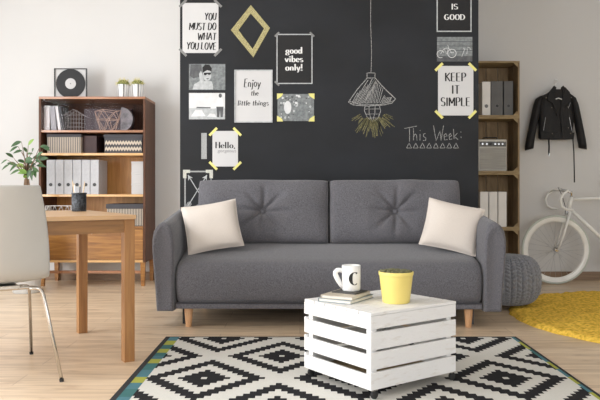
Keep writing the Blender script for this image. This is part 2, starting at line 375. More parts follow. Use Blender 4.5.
# seat
def ringscale(prof, cy, cz, k): return [(cy + (y-cy)*k, cz + (z-cz)*k) for y, z in prof]
prof = [(-.425, .165), (-.445, .22), (-.452, .30), (-.448, .37), (-.43, .415), (-.395, .437), (-.33, .452), (-.15, .484), (.1, .516), (.3, .522), (.42, .52), (.42, .165)]
mb = MB(); rings = []
for x, ins in [(-1.010, .05), (-1.002, .024), (-.987, .008), (-.95, 0), (-.5, -.003), (-.25, 0), (0, .001), (.25, 0), (.5, -.003), (.95, 0), (.987, .008), (1.002, .024), (1.010, .05)]:
    rr = []
    for y, z in prof:
        dy = math.copysign(min(ins, .3), y) if abs(y) > .01 else 0
        rr.append((x, y - dy, z - (ins if z > .3 else -ins)))
    rings.append(rr)
mb.loft(rings); mb.build('seat', 'sofa', sofa, smooth=True)
box(-1.005, 1.005, -.435, .43, .13, .168).build('seat_base', 'sofa', sofa, bevel=.008)
MB().tube([(-1.0, -.437, .169), (1.0, -.437, .169)], .005, 6).build('piping', 'sofa_seam', sofa)
box(-1.01, 1.01, .33, .47, .17, .80).build('backrest', 'sofa', sofa, bevel=.04, seg=4, smooth=True)
for s, wdt in ((-1, .965), (1, .965)):
    mb = MB(); cushion(mb, wdt, .475, .27, n=110, m=60, pinch=-.004, tuft=.06, power=5, wr=.022, seed=3+s, edge=.4)
    c = mb.build('back_cushion', 'sofa', sofa, loc=((-.466, 0, .505)[s+1], .185, .74), rot=(R(-11), 0, R(0)), smooth=True)
    mbs = MB(); seam(mbs, wdt, .475, -.004, .0055); mbs.build('piping', 'sofa_seam', c, smooth=True)
    MB().sphere((0, -.058, 0), .021, 14, 8, (1, .55, 1)).build('button', 'sofa', c, smooth=True)
for x, y in ((-.93, -.36), (.93, -.36), (-.93, .38), (.93, .38)):
    MB().lathe([(.001, 0), (.019, 0), (.031, .13), (.001, .13)], 18, (x, y, 0)).build('leg', 'legwood', sofa, smooth=True, bevel=.002)
for x in (-.975, .975):
    box(x - .012, x + .012, -.27, -.24, 0, .13).build('support_foot', 'black', sofa)

def throw_pillow(label, loc, rot):
    t = thing('throw_pillow', label, 'pillow', loc); t.rotation_euler = rot; t['group'] = 'cream throw pillows on the sofa'
    mb = MB(); cushion(mb, .385, .345, .15, n=26, m=26, pinch=.055, power=2.4, wr=.018, seed=loc[0], edge=.1); mb.build('pillow_cover', 'cream', t, smooth=True)
    mb = MB(); seam(mb, .385, .345, .055, .0035); mb.build('piping', 'cream', t, smooth=True)
throw_pillow('cream square throw pillow leaning on the left arm of the sofa', (wx(212, 4.78)-.0, 4.80, .655), (R(-20), R(-9), R(10)))
throw_pillow('cream square throw pillow leaning on the right arm of the sofa', (wx(452.5, 4.76), 4.78, .655), (R(-20), R(12), R(-12)))

# ------------------------------------------------------------------ rugs
RX0, RX1, RY1, RY0 = -.825, 1.33, 4.25, 1.5
ox, oy = -.463, 3.33
rg = thing('patterned_rug', 'black and white rug woven with stepped diamonds under the white crate table', 'rug', (ox, oy, 0))
b = box(RX0 + .085 - ox, RX1 - .034 - ox, RY0 - oy, RY1 - .012 - oy, 0, .008).build('woven_field', 'rug', rg)
MB().box(RX0-ox, RX0+.027-ox, RY0-oy, RY1-oy, 0, .009).box(RX1-.016-ox, RX1-ox, RY0-oy, RY1-oy, 0, .009).box(RX0+.027-ox, RX1-.016-ox, RY1-.012-oy, RY1-oy, 0, .009).build('binding', 'rug_black', rg)
mb = MB(); y = RY1 - .012; k = 0; seq = [(1, .10), (2, .11), (0, .10), (2, .09), (0, .07), (1, .07), (2, .09), (0, .13), (1, .13), (2, .10), (1, .1), (0, .12)]
while y > RY0 + .2:
    c, l = seq[k % len(seq)]; mb.cur = c
    mb.box(RX0+.027-ox, RX0+.085-ox, y-l-oy, y-oy, 0, .0085); y -= l; k += 1
mb.build('coloured_border', ['rug_teal', 'rug_blue', 'rug_lime'], rg)
mb = MB(); y = RY1 - .012; k = 0
while y > RY0 + .2:
    c, l = [(1, .13), (2, .10), (2, .09), (0, .16), (1, .12), (2, .14), (1, .15), (2, .12)][k % 8]; mb.cur = c
    mb.box(RX1-.034-ox, RX1-.016-ox, y-l-oy, y-oy, 0, .0085); y -= l; k += 1
mb.build('coloured_border', ['rug_teal', 'rug_blue', 'rug_lime'], rg)
mb = MB(); nA, nR = 160, 42; rings = []
for i in range(nR + 1):
    r = 1.2 * (i / nR) ** .8 if i else .002
    ring = []
    for j in range(nA):
        a = 2*math.pi*j/nA; rr = r * (1 + .018 * mnoise.noise(Vector((math.cos(a)*9, math.sin(a)*9, 0))) * (i / nR) ** 6)
        x, y = rr*math.cos(a), rr*math.sin(a)
        z = .026 + .014 * mnoise.noise(Vector((x*26, y*26, 1))) + .010 * mnoise.noise(Vector((x*9, y*9, 5)))
        if i == nR: z = .001
        elif i == nR - 1: z *= .75
        ring.append((x, y, z))
    rings.append(ring)
mb.loft(rings, cap=False)
tag(mb.build('shaggy_rug', 'shag', None, loc=(2.72, 4.85, 0), smooth=True), 'round mustard yellow shaggy rug on the floorboards right of the sofa', 'rug')

# ------------------------------------------------------------------ knitted pouf
pf = thing('knitted_pouf', 'round grey cable knit pouf on the floor beside the sofa', 'pouf', (1.60, 5.33, .018))
mb = MB(); nA, nV = 300, 110; rings = []; prf = []
for i in range(nV + 1):
    v = i / nV; a = math.pi * v; s_ = math.sin(a); rr = (.238) * (max(s_, 1e-4)) ** .5; zz = .198 - .190 * math.copysign(abs(math.cos(a)) ** .85, math.cos(a))
    ring = []
    for j in range(nA):
        u = j / nA; cols = 18; ph = u * cols; fr = (ph % 1) - .5
        # each column: a V-shaped chain of stitches between narrow grooves
        k = v * 21
        groove = max(0.0, 1 - abs(abs(fr) - .5) * 9)
        mid = max(0.0, 1 - abs(fr) * 10)
        st = abs(math.sin(math.pi * (k + abs(fr) * 1.5)))
        d = .017 * (st ** .7) * (1 - groove) * (1 - .7 * mid) - .010 * groove
        d *= min(1, s_ * 2.5)
        r = rr + d * (.35 + .65 * s_)
        ring.append((r*math.cos(2*math.pi*u), r*math.sin(2*math.pi*u), zz - (d * .5 * math.cos(a) if v > .5 else 0)))
    rings.append(ring)
mb.loft(rings, cap=True); mb.build('knitted_cover', 'pouf', pf, smooth=True)
MB().sphere((0, 0, .372), .03, 14, 8, (1, 1, .45)).build('top_knot', 'pouf', pf, smooth=True)

# ------------------------------------------------------------------ white crate table
TA = R(36); LX, LY = .54, .485
fx, fy = .3055, 2.969
ccx = fx + .5*LX*math.cos(TA) - .5*LY*math.sin(TA); ccy = fy + .5*LX*math.sin(TA) + .5*LY*math.cos(TA)
TOP = .386
ct = thing('crate_table', 'low white painted slatted crate table on small castors', 'table', (ccx, ccy, .009), TA)
ZT = TOP - .009; Z0 = .044; sh = .0765; gp = .010
hx, hy = LX/2, LY/2
rnd = random.Random(4)
for k in range(4):
    z0 = Z0 + k*(sh+gp) + rnd.uniform(-.002, .002); z1 = z0 + sh + rnd.uniform(-.002, .001)
    if k == 3: z1 = ZT - .014
    box(-hx, hx, -hy, -hy+.014, z0, z1).build('slat', 'whitepaint', ct, bevel=.0015)
    box(-hx, hx, hy-.014, hy, z0, z1).build('slat', 'whitepaint', ct, bevel=.0015)
    dz = -.004 if k < 3 else 0
    box(-hx, -hx+.014, -hy+.0145, hy-.0145, z0, z1 - (.011 if k < 3 else 0)).build('slat', 'whitepaint', ct, bevel=.0015)
    box(hx-.014, hx, -hy+.0145, hy-.0145, z0, z1+dz).build('slat', 'whitepaint', ct, bevel=.0015)
nb = 6; bw = (LY) / nb
for k in range(nb):
    e = rnd.uniform(-.006, .004)
    box(-hx, hx+e, -hy + k*bw + (.003 if k else 0), -hy + (k+1)*bw - .003, ZT-.013, ZT - rnd.uniform(0, .0012)).build('top_board', 'whitepaint', ct, bevel=.0015)
for sx in (-1, 1):
    for sy in (-1, 1):
        x = sx*(hx-.016); y = sy*(hy-.016)
        box(x, x - sx*.032, y, y - sy*.032, Z0, ZT-.0145).build('corner_post', 'whitepaint', ct, bevel=.0015)
box(-hx+.015, hx-.015, -hy+.015, hy-.015, Z0+.001, Z0+.011).build('bottom_board', 'rawcrate_h', ct)
for sx in (-1, 1):
    for sy in (-1, 1):
        x = sx*(hx-.022); y = sy*(hy-.014)
        c = box(x-.016, x+.016, y-.016, y+.016, .040, .044).build('castor', 'chrome', ct)
        MB().tube([(x, y, .040), (x+.008, y, .028), (x+.010, y, .019)], .005, 8).build('fork', 'chrome', c)
        MB().lathe([(.001, -.008), (.016, -.008), (.019, -.005), (.019, .005), (.016, .008), (.001, .008)], 18).build('wheel', 'rubber', c, loc=(x+.010, y, .019), rot=(R(90), 0, 0), smooth=True)

# things on the crate
def book(name, label, w, d, t, cover, loc, rz):
    r = thing(name, label, 'book', loc, rz, 'books stacked on the crate table')
    box(-w/2, w/2, -d/2, d/2, 0, .002).box(-w/2, w/2, -d/2, d/2, t-.002, t).box(-w/2, -w/2+.002, -d/2, d/2, .002, t-.002).build('cover', cover, r)
    box(-w/2+.0022, w/2-.004, -d/2+.004, d/2-.004, .0021, t-.0021).build('pages', 'bookpaper', r)
BA = R(58-90)
book('book', 'grey-blue covered book, bottom of the stack on the crate', .175, .24, .017, 'bookblue', (.2237, 3.338, TOP), BA)
book('book', 'tan covered book lying second from bottom under the slate coaster', .165, .225, .015, 'booktan', (.2237, 3.34, TOP+.0172), BA + R(4))
tag(box(-.065, .065, -.065, .065, 0, .006).build('coaster', 'slate', None, loc=(.243, 3.365, TOP+.0324), rot=(0, 0, BA), bevel=.001), 'square dark slate coaster under the white mug', 'coaster')
MZ = TOP + .0386
mg = thing('mug', 'white ceramic mug with a black letter C on the books', 'mug', (.25, 3.372, MZ))
MB().lathe([(.001, 0), (.040, 0), (.0445, .006), (.0455, .06), (.0455, .124), (.0425, .124), (.0425, .012), (.001, .010)], 40).build('cup', 'white', mg, smooth=True)
hp = [(-.040, -.004, .096), (-.055, -.006, .101), (-.068, -.007, .100), (-.077, -.008, .091), (-.077, -.008, .078), (-.070, -.008, .062), (-.060, -.007, .044), (-.050, -.006, .028), (-.040, -.004, .016)]
MB().tube(hp, [.010, .011, .012, .012, .0125, .0125, .012, .011, .010], 12).build('handle', 'white', mg, smooth=True)
# letter C wrapped round the cup
mb = MB(); n = 30; L_ = []; Q_ = []
for i in range(n + 1):
    a = R(52) + R(256) * i / n
    rad = .0195; rz = .030; hw = .0022 + .0070 * max(0.0, math.cos(a - math.pi)) ** 1.4 + (.0035 if i < 3 else 0) + (.001 if i > n-4 else 0)
    for lst, s in ((L_, 1), (Q_, -1)):
        u = .014 + (rad + s*hw) * math.cos(a); z = .063 + (rz + s*hw*.6) * math.sin(a)
        ph = -math.pi/2 + u / .0459
        lst.append((.0467*math.cos(ph), .0467*math.sin(ph), z))
mb.add(L_ + Q_, [(i, n+1+i, n+2+i, i+1) for i in range(n)])
mb.build('letter', 'ink', mg)
yp = thing('plant_pot', 'yellow tapered plant pot on the white crate table', 'pot', (.453, 3.255, TOP))
MB().lathe([(.001, 0), (.060, 0), (.0645, .005), (.0785, .128), (.081, .130), (.0825, .146), (.078, .147), (.075, .130), (.001, .128)], 44).build('pot_body', 'yellowpot', yp, smooth=True, bevel=.001)
MB().lathe([(.001, .129), (.0755, .130), (.0755, .134), (.001, .1355)], 30).build('soil', 'soil', yp)
mb = MB(); r2 = random.Random(5)
for k in range(60):
    a = r2.uniform(0, 6.28); q = .066 * math.sqrt(r2.random()); s = r2.uniform(.006, .011)
    for j in range(6):
        b_ = j * 1.047 + k; mb.sphere((q*math.cos(a) + s*.7*math.cos(b_), q*math.sin(a) + s*.7*math.sin(b_), .139 + s*.7), s*.6, 6, 4, (1, 1, 1.3))
mb.build('succulents', 'succ', yp, smooth=True)

# ------------------------------------------------------------------ oak table, pencil cup, chair
tb = thing('dining_table', 'oak table with straight square legs at the left edge', 'table', (-.92, 3.69, 0), R(213.3))
# local: x along the length, y towards ... (rotated so that -y is the far side)
lw = .056; TL, TD = 1.5, .862
for x, y in ((0, 0), (0, -TD), (TL, 0), (TL, -TD)):
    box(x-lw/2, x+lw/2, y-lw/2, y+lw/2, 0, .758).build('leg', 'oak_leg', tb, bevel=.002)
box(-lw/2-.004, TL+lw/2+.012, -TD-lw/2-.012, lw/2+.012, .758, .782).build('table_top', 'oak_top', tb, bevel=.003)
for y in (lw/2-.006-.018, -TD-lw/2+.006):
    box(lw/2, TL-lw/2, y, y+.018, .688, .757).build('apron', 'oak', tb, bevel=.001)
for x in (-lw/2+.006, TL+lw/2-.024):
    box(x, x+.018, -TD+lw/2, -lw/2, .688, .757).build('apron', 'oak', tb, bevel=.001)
pc = thing('pencil_cup', 'dark mesh cup holding pencils on the oak table', 'cup', (-1.345, 4.2, .782))
MB().lathe([(.001, 0), (.041, 0), (.043, .003), (.044, .110), (.0415, .110), (.040, .005), (.001, .004)], 30).build('cup_body', 'cup', pc, smooth=True)
MB().lathe([(.0405, .107), (.0455, .107), (.0455, .113), (.0405, .113)], 30).build('rim', 'black', pc)
for i, (a, tl, h, m_) in enumerate([(0.4, .024, .17, 'pencilwood'), (2.6, .030, .16, 'white'), (3.6, .028, .175, 'pencilwood'), (5.2, .02, .15, 'black')]):
    bx_, by_ = .012*math.cos(a), .012*math.sin(a); tx, ty = tl*math.cos(a)*1.35, tl*math.sin(a)*1.2
    p = thing('pencil', ['light wooden pencil leaning right in the dark cup', 'white pencil leaning left in the dark cup', 'light wooden pencil leaning left in the dark cup', 'black pencil standing in the dark cup'][i], 'pencil', (-1.345, 4.2, .782), 0, 'pencils in the dark mesh cup')
    pts = [Vector((bx_, by_, .006)), Vector((tx, ty, h))]; d = (pts[1]-pts[0]).normalized()
    MB().tube([pts[0], pts[1]], .0035, 6).build('shaft', m_, p)
    MB().tube([pts[1], pts[1] + d*.014], [.0034, .0006], 6).build('tip', 'pencilwood', p)

ch = thing('shell_chair', 'white moulded shell chair with thin chrome legs at the oak table', 'chair', (-1.508, 3.44, 0), math.atan2(.836, -.549) - R(90))
# local: +y forward, +x right of the sitter
prf = [(.225, .452, .165), (.215, .470, .195), (.17, .474, .213), (.08, .466, .218), (-.03, .459, .220), (-.12, .462, .218), (-.175, .478, .212), (-.207, .51, .207), (-.225, .56, .206), (-.238, .63, .203), (-.256, .72, .192), (-.277, .81, .175), (-.298, .89, .156), (-.306, .930, .147), (-.308, .939, .142)]
mb = MB(); rows = []; nU = 16
for i, (y, z, w) in enumerate(prf):
    row = []
    for j in range(nU + 1):
        u = -1 + 2*j/nU; cv = u*u
        k = max(0, min(1, (i - 5) / 4))
        row.append((u*w, y + k*.035*cv, z + (1-k)*.018*cv))
    rows.append(row)
mb.loft(rows, cap=False, closed=False)
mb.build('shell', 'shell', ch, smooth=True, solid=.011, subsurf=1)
mb = MB(); mb.tube([(-.165, -.17, .432), (-.13, -.15, .438), (.13, -.15, .438), (.165, -.17, .432)], .008, 10)
mb.tube([(-.13, -.05, .432), (.13, -.05, .432)], .008, 10); mb.box(-.07, .07, -.17, -.03, .44, .454)
mb.build('seat_bracket', 'chrome', ch, smooth=False)
for s in (-1, 1):
    for (tx, ty, by_) in ((.155, -.165, -.324), (.125, -.05, .324)):
        p = [(s*tx*.75, ty, .435), (s*tx, ty, .433), (s*(tx+.015), ty + (by_-ty)*.05, .424), (s*(tx+.024), ty + (by_-ty)*.11, .400), (s*.23, by_, .008)]
        l = MB().tube(p, .0085, 12).build('leg', 'chrome', ch, smooth=True)
        MB().tube([(s*.2295, by_ - (.002 if by_ > 0 else -.002), .014), (s*.2302, by_, 0)], .0105, 10).build('foot_cap', 'rubber', l)
# ------------------------------------------------------------------ bookcase
BF = 6.45; BX = wx(92, BF)
bc = thing('bookcase', 'dark walnut bookcase with honey shelves standing on short legs', 'bookcase', (BX, BF, 0))
hw = .499; bd = .438
def bz(py): return wz(py, BF)
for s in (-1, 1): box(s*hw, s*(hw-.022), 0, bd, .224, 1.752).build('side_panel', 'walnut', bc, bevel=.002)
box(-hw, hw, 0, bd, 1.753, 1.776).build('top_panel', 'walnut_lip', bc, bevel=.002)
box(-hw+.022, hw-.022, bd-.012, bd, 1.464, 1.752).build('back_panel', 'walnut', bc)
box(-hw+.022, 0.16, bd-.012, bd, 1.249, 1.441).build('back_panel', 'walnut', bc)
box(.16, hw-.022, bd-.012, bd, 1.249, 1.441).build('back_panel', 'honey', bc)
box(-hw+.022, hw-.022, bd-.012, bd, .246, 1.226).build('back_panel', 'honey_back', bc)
SH = [1.463, 1.248, .861, .562]
for i, z in enumerate(SH):
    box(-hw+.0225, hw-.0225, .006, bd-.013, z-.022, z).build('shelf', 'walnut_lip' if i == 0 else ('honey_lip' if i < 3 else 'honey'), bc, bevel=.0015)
box(-hw+.0225, hw-.0225, 0, bd-.013, .224, .246).build('bottom_panel', 'honey_lip', bc, bevel=.0015)
d = box(-hw+.024, hw-.024, .004, .022, .248, .536).build('drop_door', 'honey', bc, bevel=.002)
MB().lathe([(.001, 0), (.008, 0), (.010, .012), (.001, .015)], 14).build('knob', 'brass', d, loc=(0, .004, .50), rot=(R(90), 0, 0))
for a, b, y in ((-hw+.024, .02, .012), (-.02, hw-.024, .020)):
    box(a, b, y, y+.004, 1.466, 1.75).build('glass_pane', 'glass', bc)
for x, y in ((-hw+.028, .03), (hw-.028, .03), (-hw+.028, bd-.03), (hw-.028, bd-.03)):
    MB().loft([[(x-.016, y-.016, 0), (x+.016, y-.016, 0), (x+.016, y+.016, 0), (x-.016, y+.016, 0)], [(x-.022, y-.022, .2235), (x+.022, y-.022, .2235), (x+.022, y+.022, .2235), (x-.022, y+.022, .2235)]]).build('leg', 'honey', bc)
box(-hw+.05, hw-.05, .02, .04, .12, .145).build('stretcher', 'walnut_lip', bc)

def on_shelf(px, lvl, dy=.06):   # world position on a shelf
    Y = BF + dy; return (wx(px, Y), Y, (SH + [1.776])[lvl])
# framed record
rec = thing('framed_record', 'black vinyl record in a thin square frame on the bookcase', 'record', (wx(70, BF+.2), BF+.22, 1.776))
rw = .157
mbf = MB()
mbf.box(-rw, -rw+.008, -.012, .012, 0, .30).box(rw-.008, rw, -.012, .012, 0, .30).box(-rw+.008, rw-.008, -.012, .012, 0, .008).box(-rw+.008, rw-.008, -.012, .012, .292, .30)
mbf.build('frame', 'black', rec); box(-rw+.008, rw-.008, .002, .008, .008, .292).build('backing', 'paper', rec)
MB().lathe([(.001, 0), (.150, 0), (.150, -.003), (.001, -.003)][::-1], 60).build('record', 'vinyl', rec, loc=(.0, -.001, .153), rot=(R(-90), 0, 0)).scale = (.94, .94, 1)
MB().lathe([(.001, 0), (.052, 0), (.052, .001), (.001, .001)], 40).build('label_disc', 'paper', rec, loc=(0, -.0035, .153), rot=(R(90), 0, 0))
mbg = MB(); mbg.lathe([(.001, 0), (.006, 0), (.006, .001), (.001, .001)], 16); mbg.build('spindle_hole', 'greyink', rec, loc=(0, -.0046, .153), rot=(R(90), 0, 0))
# cacti
def cactus(label, px):
    c = thing('potted_cactus', label, 'cactus', (wx(px, BF+.16), BF+.16, 1.776), 0, 'potted cacti on the bookcase')
    mb = MB(); n = 28; prof_ = [(.047, 0), (.058, .118), (.0605, .122), (.0605, .132), (.056, .132), (.055, .112), (.001, .110)]
    mb.lathe([(.001, 0)] + prof_, n)
    for i, p in enumerate(mb.f): pass
    mb.m = [0 if (i % n) % 5 in (0, 1, 3) else (2 if (i % n) % 10 == 2 else 1) for i in range(len(mb.f))]
    mb.build('metal_pot', ['white', 'steel', 'binder_dark'], c, smooth=False)
    mb = MB(); nn = 60; rings = []
    for i in range(13):
        a = math.pi*i/12 * .62; rr = .054*math.sin(math.pi - a*1.0) if i else .001; rr = .054*math.sin(a + .0) if i else .001
        rings.append([((rr*(1+.10*math.cos(12*2*math.pi*j/nn)))*math.cos(2*math.pi*j/nn), (rr*(1+.10*math.cos(12*2*math.pi*j/nn)))*math.sin(2*math.pi*j/nn), .132 + .050*math.cos(a)) for j in range(nn)])
    mb.loft(rings[::-1], cap=False); mb.build('cactus_body', 'cactus', c, smooth=True)
    mb = MB(); q = random.Random(px)
    for k in range(90):
        a = q.uniform(0, 6.283); e = math.acos(q.uniform(-.1, 1)); dv = Vector((math.sin(e)*math.cos(a), math.sin(e)*math.sin(a), math.cos(e)*.96))
        mb.tube([Vector((0, 0, .130)) + dv*.05, Vector((0, 0, .130)) + dv*.080], [.0024, .0008], 3)
    mb.build('spines', 'spine', c)
cactus('left of the two small round cacti in metal pots on the bookcase', 123.3)
cactus('right of the two small round cacti in metal pots on the bookcase', 137.6)

# leaning books behind glass
def plain_book(label, x, y, z, w, h, d, lean, m_, grp):
    b = thing('book', label, 'book', (x, y, z), 0, grp); b.rotation_euler = (0, -lean, 0)
    off = 0
    box(off, off+.003, 0, d, 0, h).box(off+w-.003, off+w, 0, d, 0, h).box(off+.003, off+w-.003, 0, .003, 0, h).build('cover', m_, b)
    box(off+.0032, off+w-.0032, .0035, d-.003, .004, h-.004).build('pages', 'bookpaper', b)
    return b
gx = BX - hw + .0235
plain_book('white upright book at the far left of the glazed shelf', gx+.001, BF+.07, 1.4632, .052, .235, .2, 0, 'white', 'books behind the glass')
plain_book('pale grey book leaning left, second behind the glass', gx+.071, BF+.07, 1.4632, .045, .232, .2, R(4), 'binder_grey', 'books behind the glass')
plain_book('white book leaning left, third behind the glass', gx+.137, BF+.07, 1.4632, .025, .235, .2, R(8), 'white', 'books behind the glass')
plain_book('black book leaning left beside the house-shaped wire basket', gx+.171, BF+.07, 1.4632, .028, .235, .2, R(9), 'black', 'books behind the glass')
# wire house
hs = thing('wire_house', 'small house-shaped wire basket on the glazed top shelf', 'basket', on_shelf(75, 0, .14))
mb = MB(); w_, d_, h_ = .078, .05, .155
for y in (-d_, d_):
    for i in range(7): x = -w_ + 2*w_*i/6; zt = h_ + (w_ - abs(x)) * .62; mb.tube([(x, y, .002), (x, y, zt)], .0014, 4)
    for i in range(5): mb.tube([(-w_, y, .002 + h_*i/4), (w_, y, .002 + h_*i/4)], .0014, 4)
    mb.tube([(-w_-.025, y, h_-.015), (0, y, h_ + w_*.62), (w_+.025, y, h_-.015)], .002, 4)
for x, z in ((-w_, .002), (w_, .002), (-w_, h_), (w_, h_), (0, h_+w_*.62), (-w_/2, h_+w_*.31), (w_/2, h_+w_*.31)): mb.tube([(x, -d_, z), (x, d_, z)], .0014, 4)
mb.build('wire_frame', 'wire', hs)
# mauve slab standing in for the reflection in the glass panes
tag(box(-.17, .30, 0, .05, 0, .232).build('storage_box', 'mauve', None, loc=(BX+.0, BF+.30, 1.4632), bevel=.002), 'flat mauve box standing behind the wire baskets', 'box')
# copper geometric basket
gb = thing('wire_basket', 'copper geometric wire bowl on the right of the glazed shelf', 'basket', on_shelf(108, 0, .13))
n = 6; top = [(.125*math.cos(2*math.pi*i/n + .3), .08*math.sin(2*math.pi*i/n + .3), .20 - (.015 if i % 2 else 0)) for i in range(n)]
mid = [(.115*math.cos(2*math.pi*(i+.5)/n + .3), .075*math.sin(2*math.pi*(i+.5)/n + .3), .11) for i in range(n)]
bot = [(.07*math.cos(2*math.pi*i/n + .3), .05*math.sin(2*math.pi*i/n + .3), .003) for i in range(n)]
mb = MB()
for i in range(n):
    k = (i+1) % n
    for a, b in ((top[i], top[k]), (top[i], mid[i]), (top[k], mid[i]), (mid[i], mid[k]), (mid[i], bot[i]), (mid[i], bot[k]), (bot[i], bot[k])): mb.tube([a, b], .0022, 5)
mb.build('wire_frame', 'brass', gb)
hm = MB(); n = 22
out = [(-.055, 0), (.02, 0)] + [(-.045 + .115*math.cos(a), .118 + .118*math.sin(a)) for a in [R(-62 + 150*i/n) for i in range(n+1)]] + [(-.045, .232), (-.06, .17), (-.05, .1)]
hm.prism(out, -.03, .03)
tag(hm.build('stone_bookend', 'marble', None, loc=on_shelf(126.5, 0, .22), bevel=.004), 'grey marbled half-round stone block at the right of the glazed shelf', 'decoration')

# second level
sb = thing('storage_box', 'beige vertically striped storage box on the second shelf', 'box', (wx(64, BF+.05), BF+.05, SH[1]))
mb = MB(); mb.box(-.158, .158, 0, .28, 0, .166); mb.cur = 1
for i in range(15): x = -.150 + i*.0214; mb.box(x-.0035, x+.0035, -.0012, 0, .006, .15)
mb.build('box_body', ['basketbeige', 'binder_dark'], sb)
box(-.162, .162, -.004, .284, .152, .18).build('lid', 'wicker', sb, bevel=.002)
tag(box(0, .13, 0, .26, 0, .17).build('storage_box', 'plum', None, loc=(wx(83, BF+.1), BF+.1, SH[1]), bevel=.003), 'dark plum box right of the striped box', 'box')
cvx = thing('storage_box', 'charcoal storage box with two cream chevron bands', 'box', (wx(123.3, BF+.05), BF+.05, SH[1]))
mb = MB(); mb.box(-.177, .177, 0, .28, 0, .145); mb.cur = 1
for zc in (.042, .098):
    n = 26; up = []; dn = []
    for i in range(n+1):
        x = -.172 + .344*i/n; z = zc + (.010 if i % 2 else -.010); up.append((x, -.0012, z+.014)); dn.append((x, -.0012, z-.014))
    mb.add(up + dn, [(i, n+1+i, n+2+i, i+1) for i in range(n)])
mb.build('box_body', ['wicker', 'cream_slat'], cvx)
box(-.184, .184, -.006, .286, .146, .178).build('lid', 'wicker', cvx, bevel=.003)

# ring binders
def binder(label, loc, w, h, d, m_, grp, holez=.28, rz=0, hm_='black'):
    b = thing('ring_binder', label, 'binder', loc, rz, grp)
    box(0, .003, 0, d, 0, h).box(w-.003, w, 0, d, 0, h).box(.003, w-.003, 0, .003, 0, h).build('cover', m_, b, bevel=.0008)
    box(.0045, w-.0045, .006, d-.008, .003, h-.012).build('paper_stack', 'bookpaper', b)
    MB().lathe([(.0145, 0), (.017, 0), (.017, .0022), (.0145, .0022)], 20).build('finger_ring', 'greyink', b, loc=(w/2, 0, h*holez), rot=(R(90), 0, 0))
    MB().lathe([(.001, .0016), (.0148, .0016), (.0148, 0), (.001, 0)][::-1], 20).build('finger_hole', hm_, b, loc=(w/2, 0, h*holez), rot=(R(90), 0, 0))
    return b
names = ['leftmost', 'second from the left', 'third from the left', 'third from the right', 'second from the right', 'rightmost']
for i in range(6):
    px = 46.6 + i*8.75; x = wx(px, BF+.04)
    binder('pale grey ring binder, %s of the six on the bookcase' % names[i], (x, BF+.04, SH[2]), .078, .325, .29, 'binder_grey', 'pale grey binders on the bookcase')
mb = MB()
for k, (z, l) in enumerate(((.0, 'bottom'), (.104, 'middle'), (.208, 'top'))):
    b = thing('card_box', 'white card box, %s of the stack at the right of the binder shelf' % l, 'box', (wx(131.5, BF+.1), BF+.1, SH[2]+z), 0, 'white boxes stacked on the bookcase')
    box(0, .125, 0, .24, 0, .082).build('box_body', 'paper', b, bevel=.0015)
    box(-.0015, .1265, -.0015, .2415, .0825, .1035).build('lid', 'paper', b, bevel=.0015)
# lower level
wb = thing('wire_basket', 'low zigzag white wire basket on the lowest open shelf', 'basket', on_shelf(61, 3, .1))
mb = MB(); n = 8; w_ = .12; d_ = .08
per = [(-w_ + 2*w_*i/n, -d_) for i in range(n)] + [(w_, -d_ + 2*d_*i/8) for i in range(8)] + [(w_ - 2*w_*i/n, d_) for i in range(n)] + [(-w_, d_ - 2*d_*i/8) for i in range(8)]
m_ = len(per)
for i in range(m_):
    a, b = per[i], per[(i+1) % m_]; za, zb = (.19, .12) if i % 2 else (.12, .19)
    mb.tube([(a[0], a[1], za), (b[0], b[1], zb)], .0016, 5); mb.tube([(a[0], a[1], .19), (b[0], b[1], .19)], .0025, 5); mb.tube([(a[0], a[1], .12), (b[0], b[1], .12)], .002, 5)
for a in ((-w_, -d_), (w_, -d_), (w_, d_), (-w_, d_)): mb.tube([(a[0], a[1], 0), (a[0], a[1], .19)], .0022, 5)
mb.build('wire_frame', 'white', wb)
wk = thing('storage_basket', 'charcoal rimmed basket with thin cream slats on the lowest open shelf', 'basket', (wx(125.8, BF+.05), BF+.05, SH[3]))
mb = MB(); mb.box(-.178, .178, 0, .28, 0, .165); mb.cur = 1
for i in range(24): x = -.170 + i*.0148; mb.box(x-.0038, x+.0038, -.003, 0, .004, .163)
mb.build('basket_body', ['wicker', 'cream_slat'], wk)
box(-.186, .186, -.006, .286, .166, .208).build('rim', 'wicker', wk, bevel=.004)

# ------------------------------------------------------------------ plant in a tall planter
PX, PY = wx(26.5, 6.1), 6.1
pl = thing('potted_plant', 'leafy green plant in a tall white planter beside the bookcase', 'plant', (PX, PY, 0))
MB().lathe([(.001, 0), (.11, 0), (.115, .01), (.145, .50), (.15, .51), (.135, .51), (.13, .46), (.001, .46)], 36).build('planter', 'terracotta', pl, smooth=True, bevel=.002)
MB().lathe([(.001, .462), (.13, .462)], 24).build('soil', 'soil', pl)
def leaf(mb, base, dr, up, L, Wd, droop=.25):
    dr = dr.normalized(); sd = dr.cross(up); sd = sd.normalized() if sd.length > 1e-4 else Vector((1, 0, 0)); nm = sd.cross(dr).normalized(); n = 7; rows = []
    for i in range(n + 1):
        t = i/n; w = Wd * math.sin(math.pi * min(1, t*.96 + .02)) ** .8 * (1 - .25*t)
        c = base + dr*(L*t) - Vector((0, 0, 1))*(droop*L*t*t)
        rows.append([c - sd*w + nm*w*.25, c, c + sd*w + nm*w*.25])
    mb.loft(rows, cap=False, closed=False)
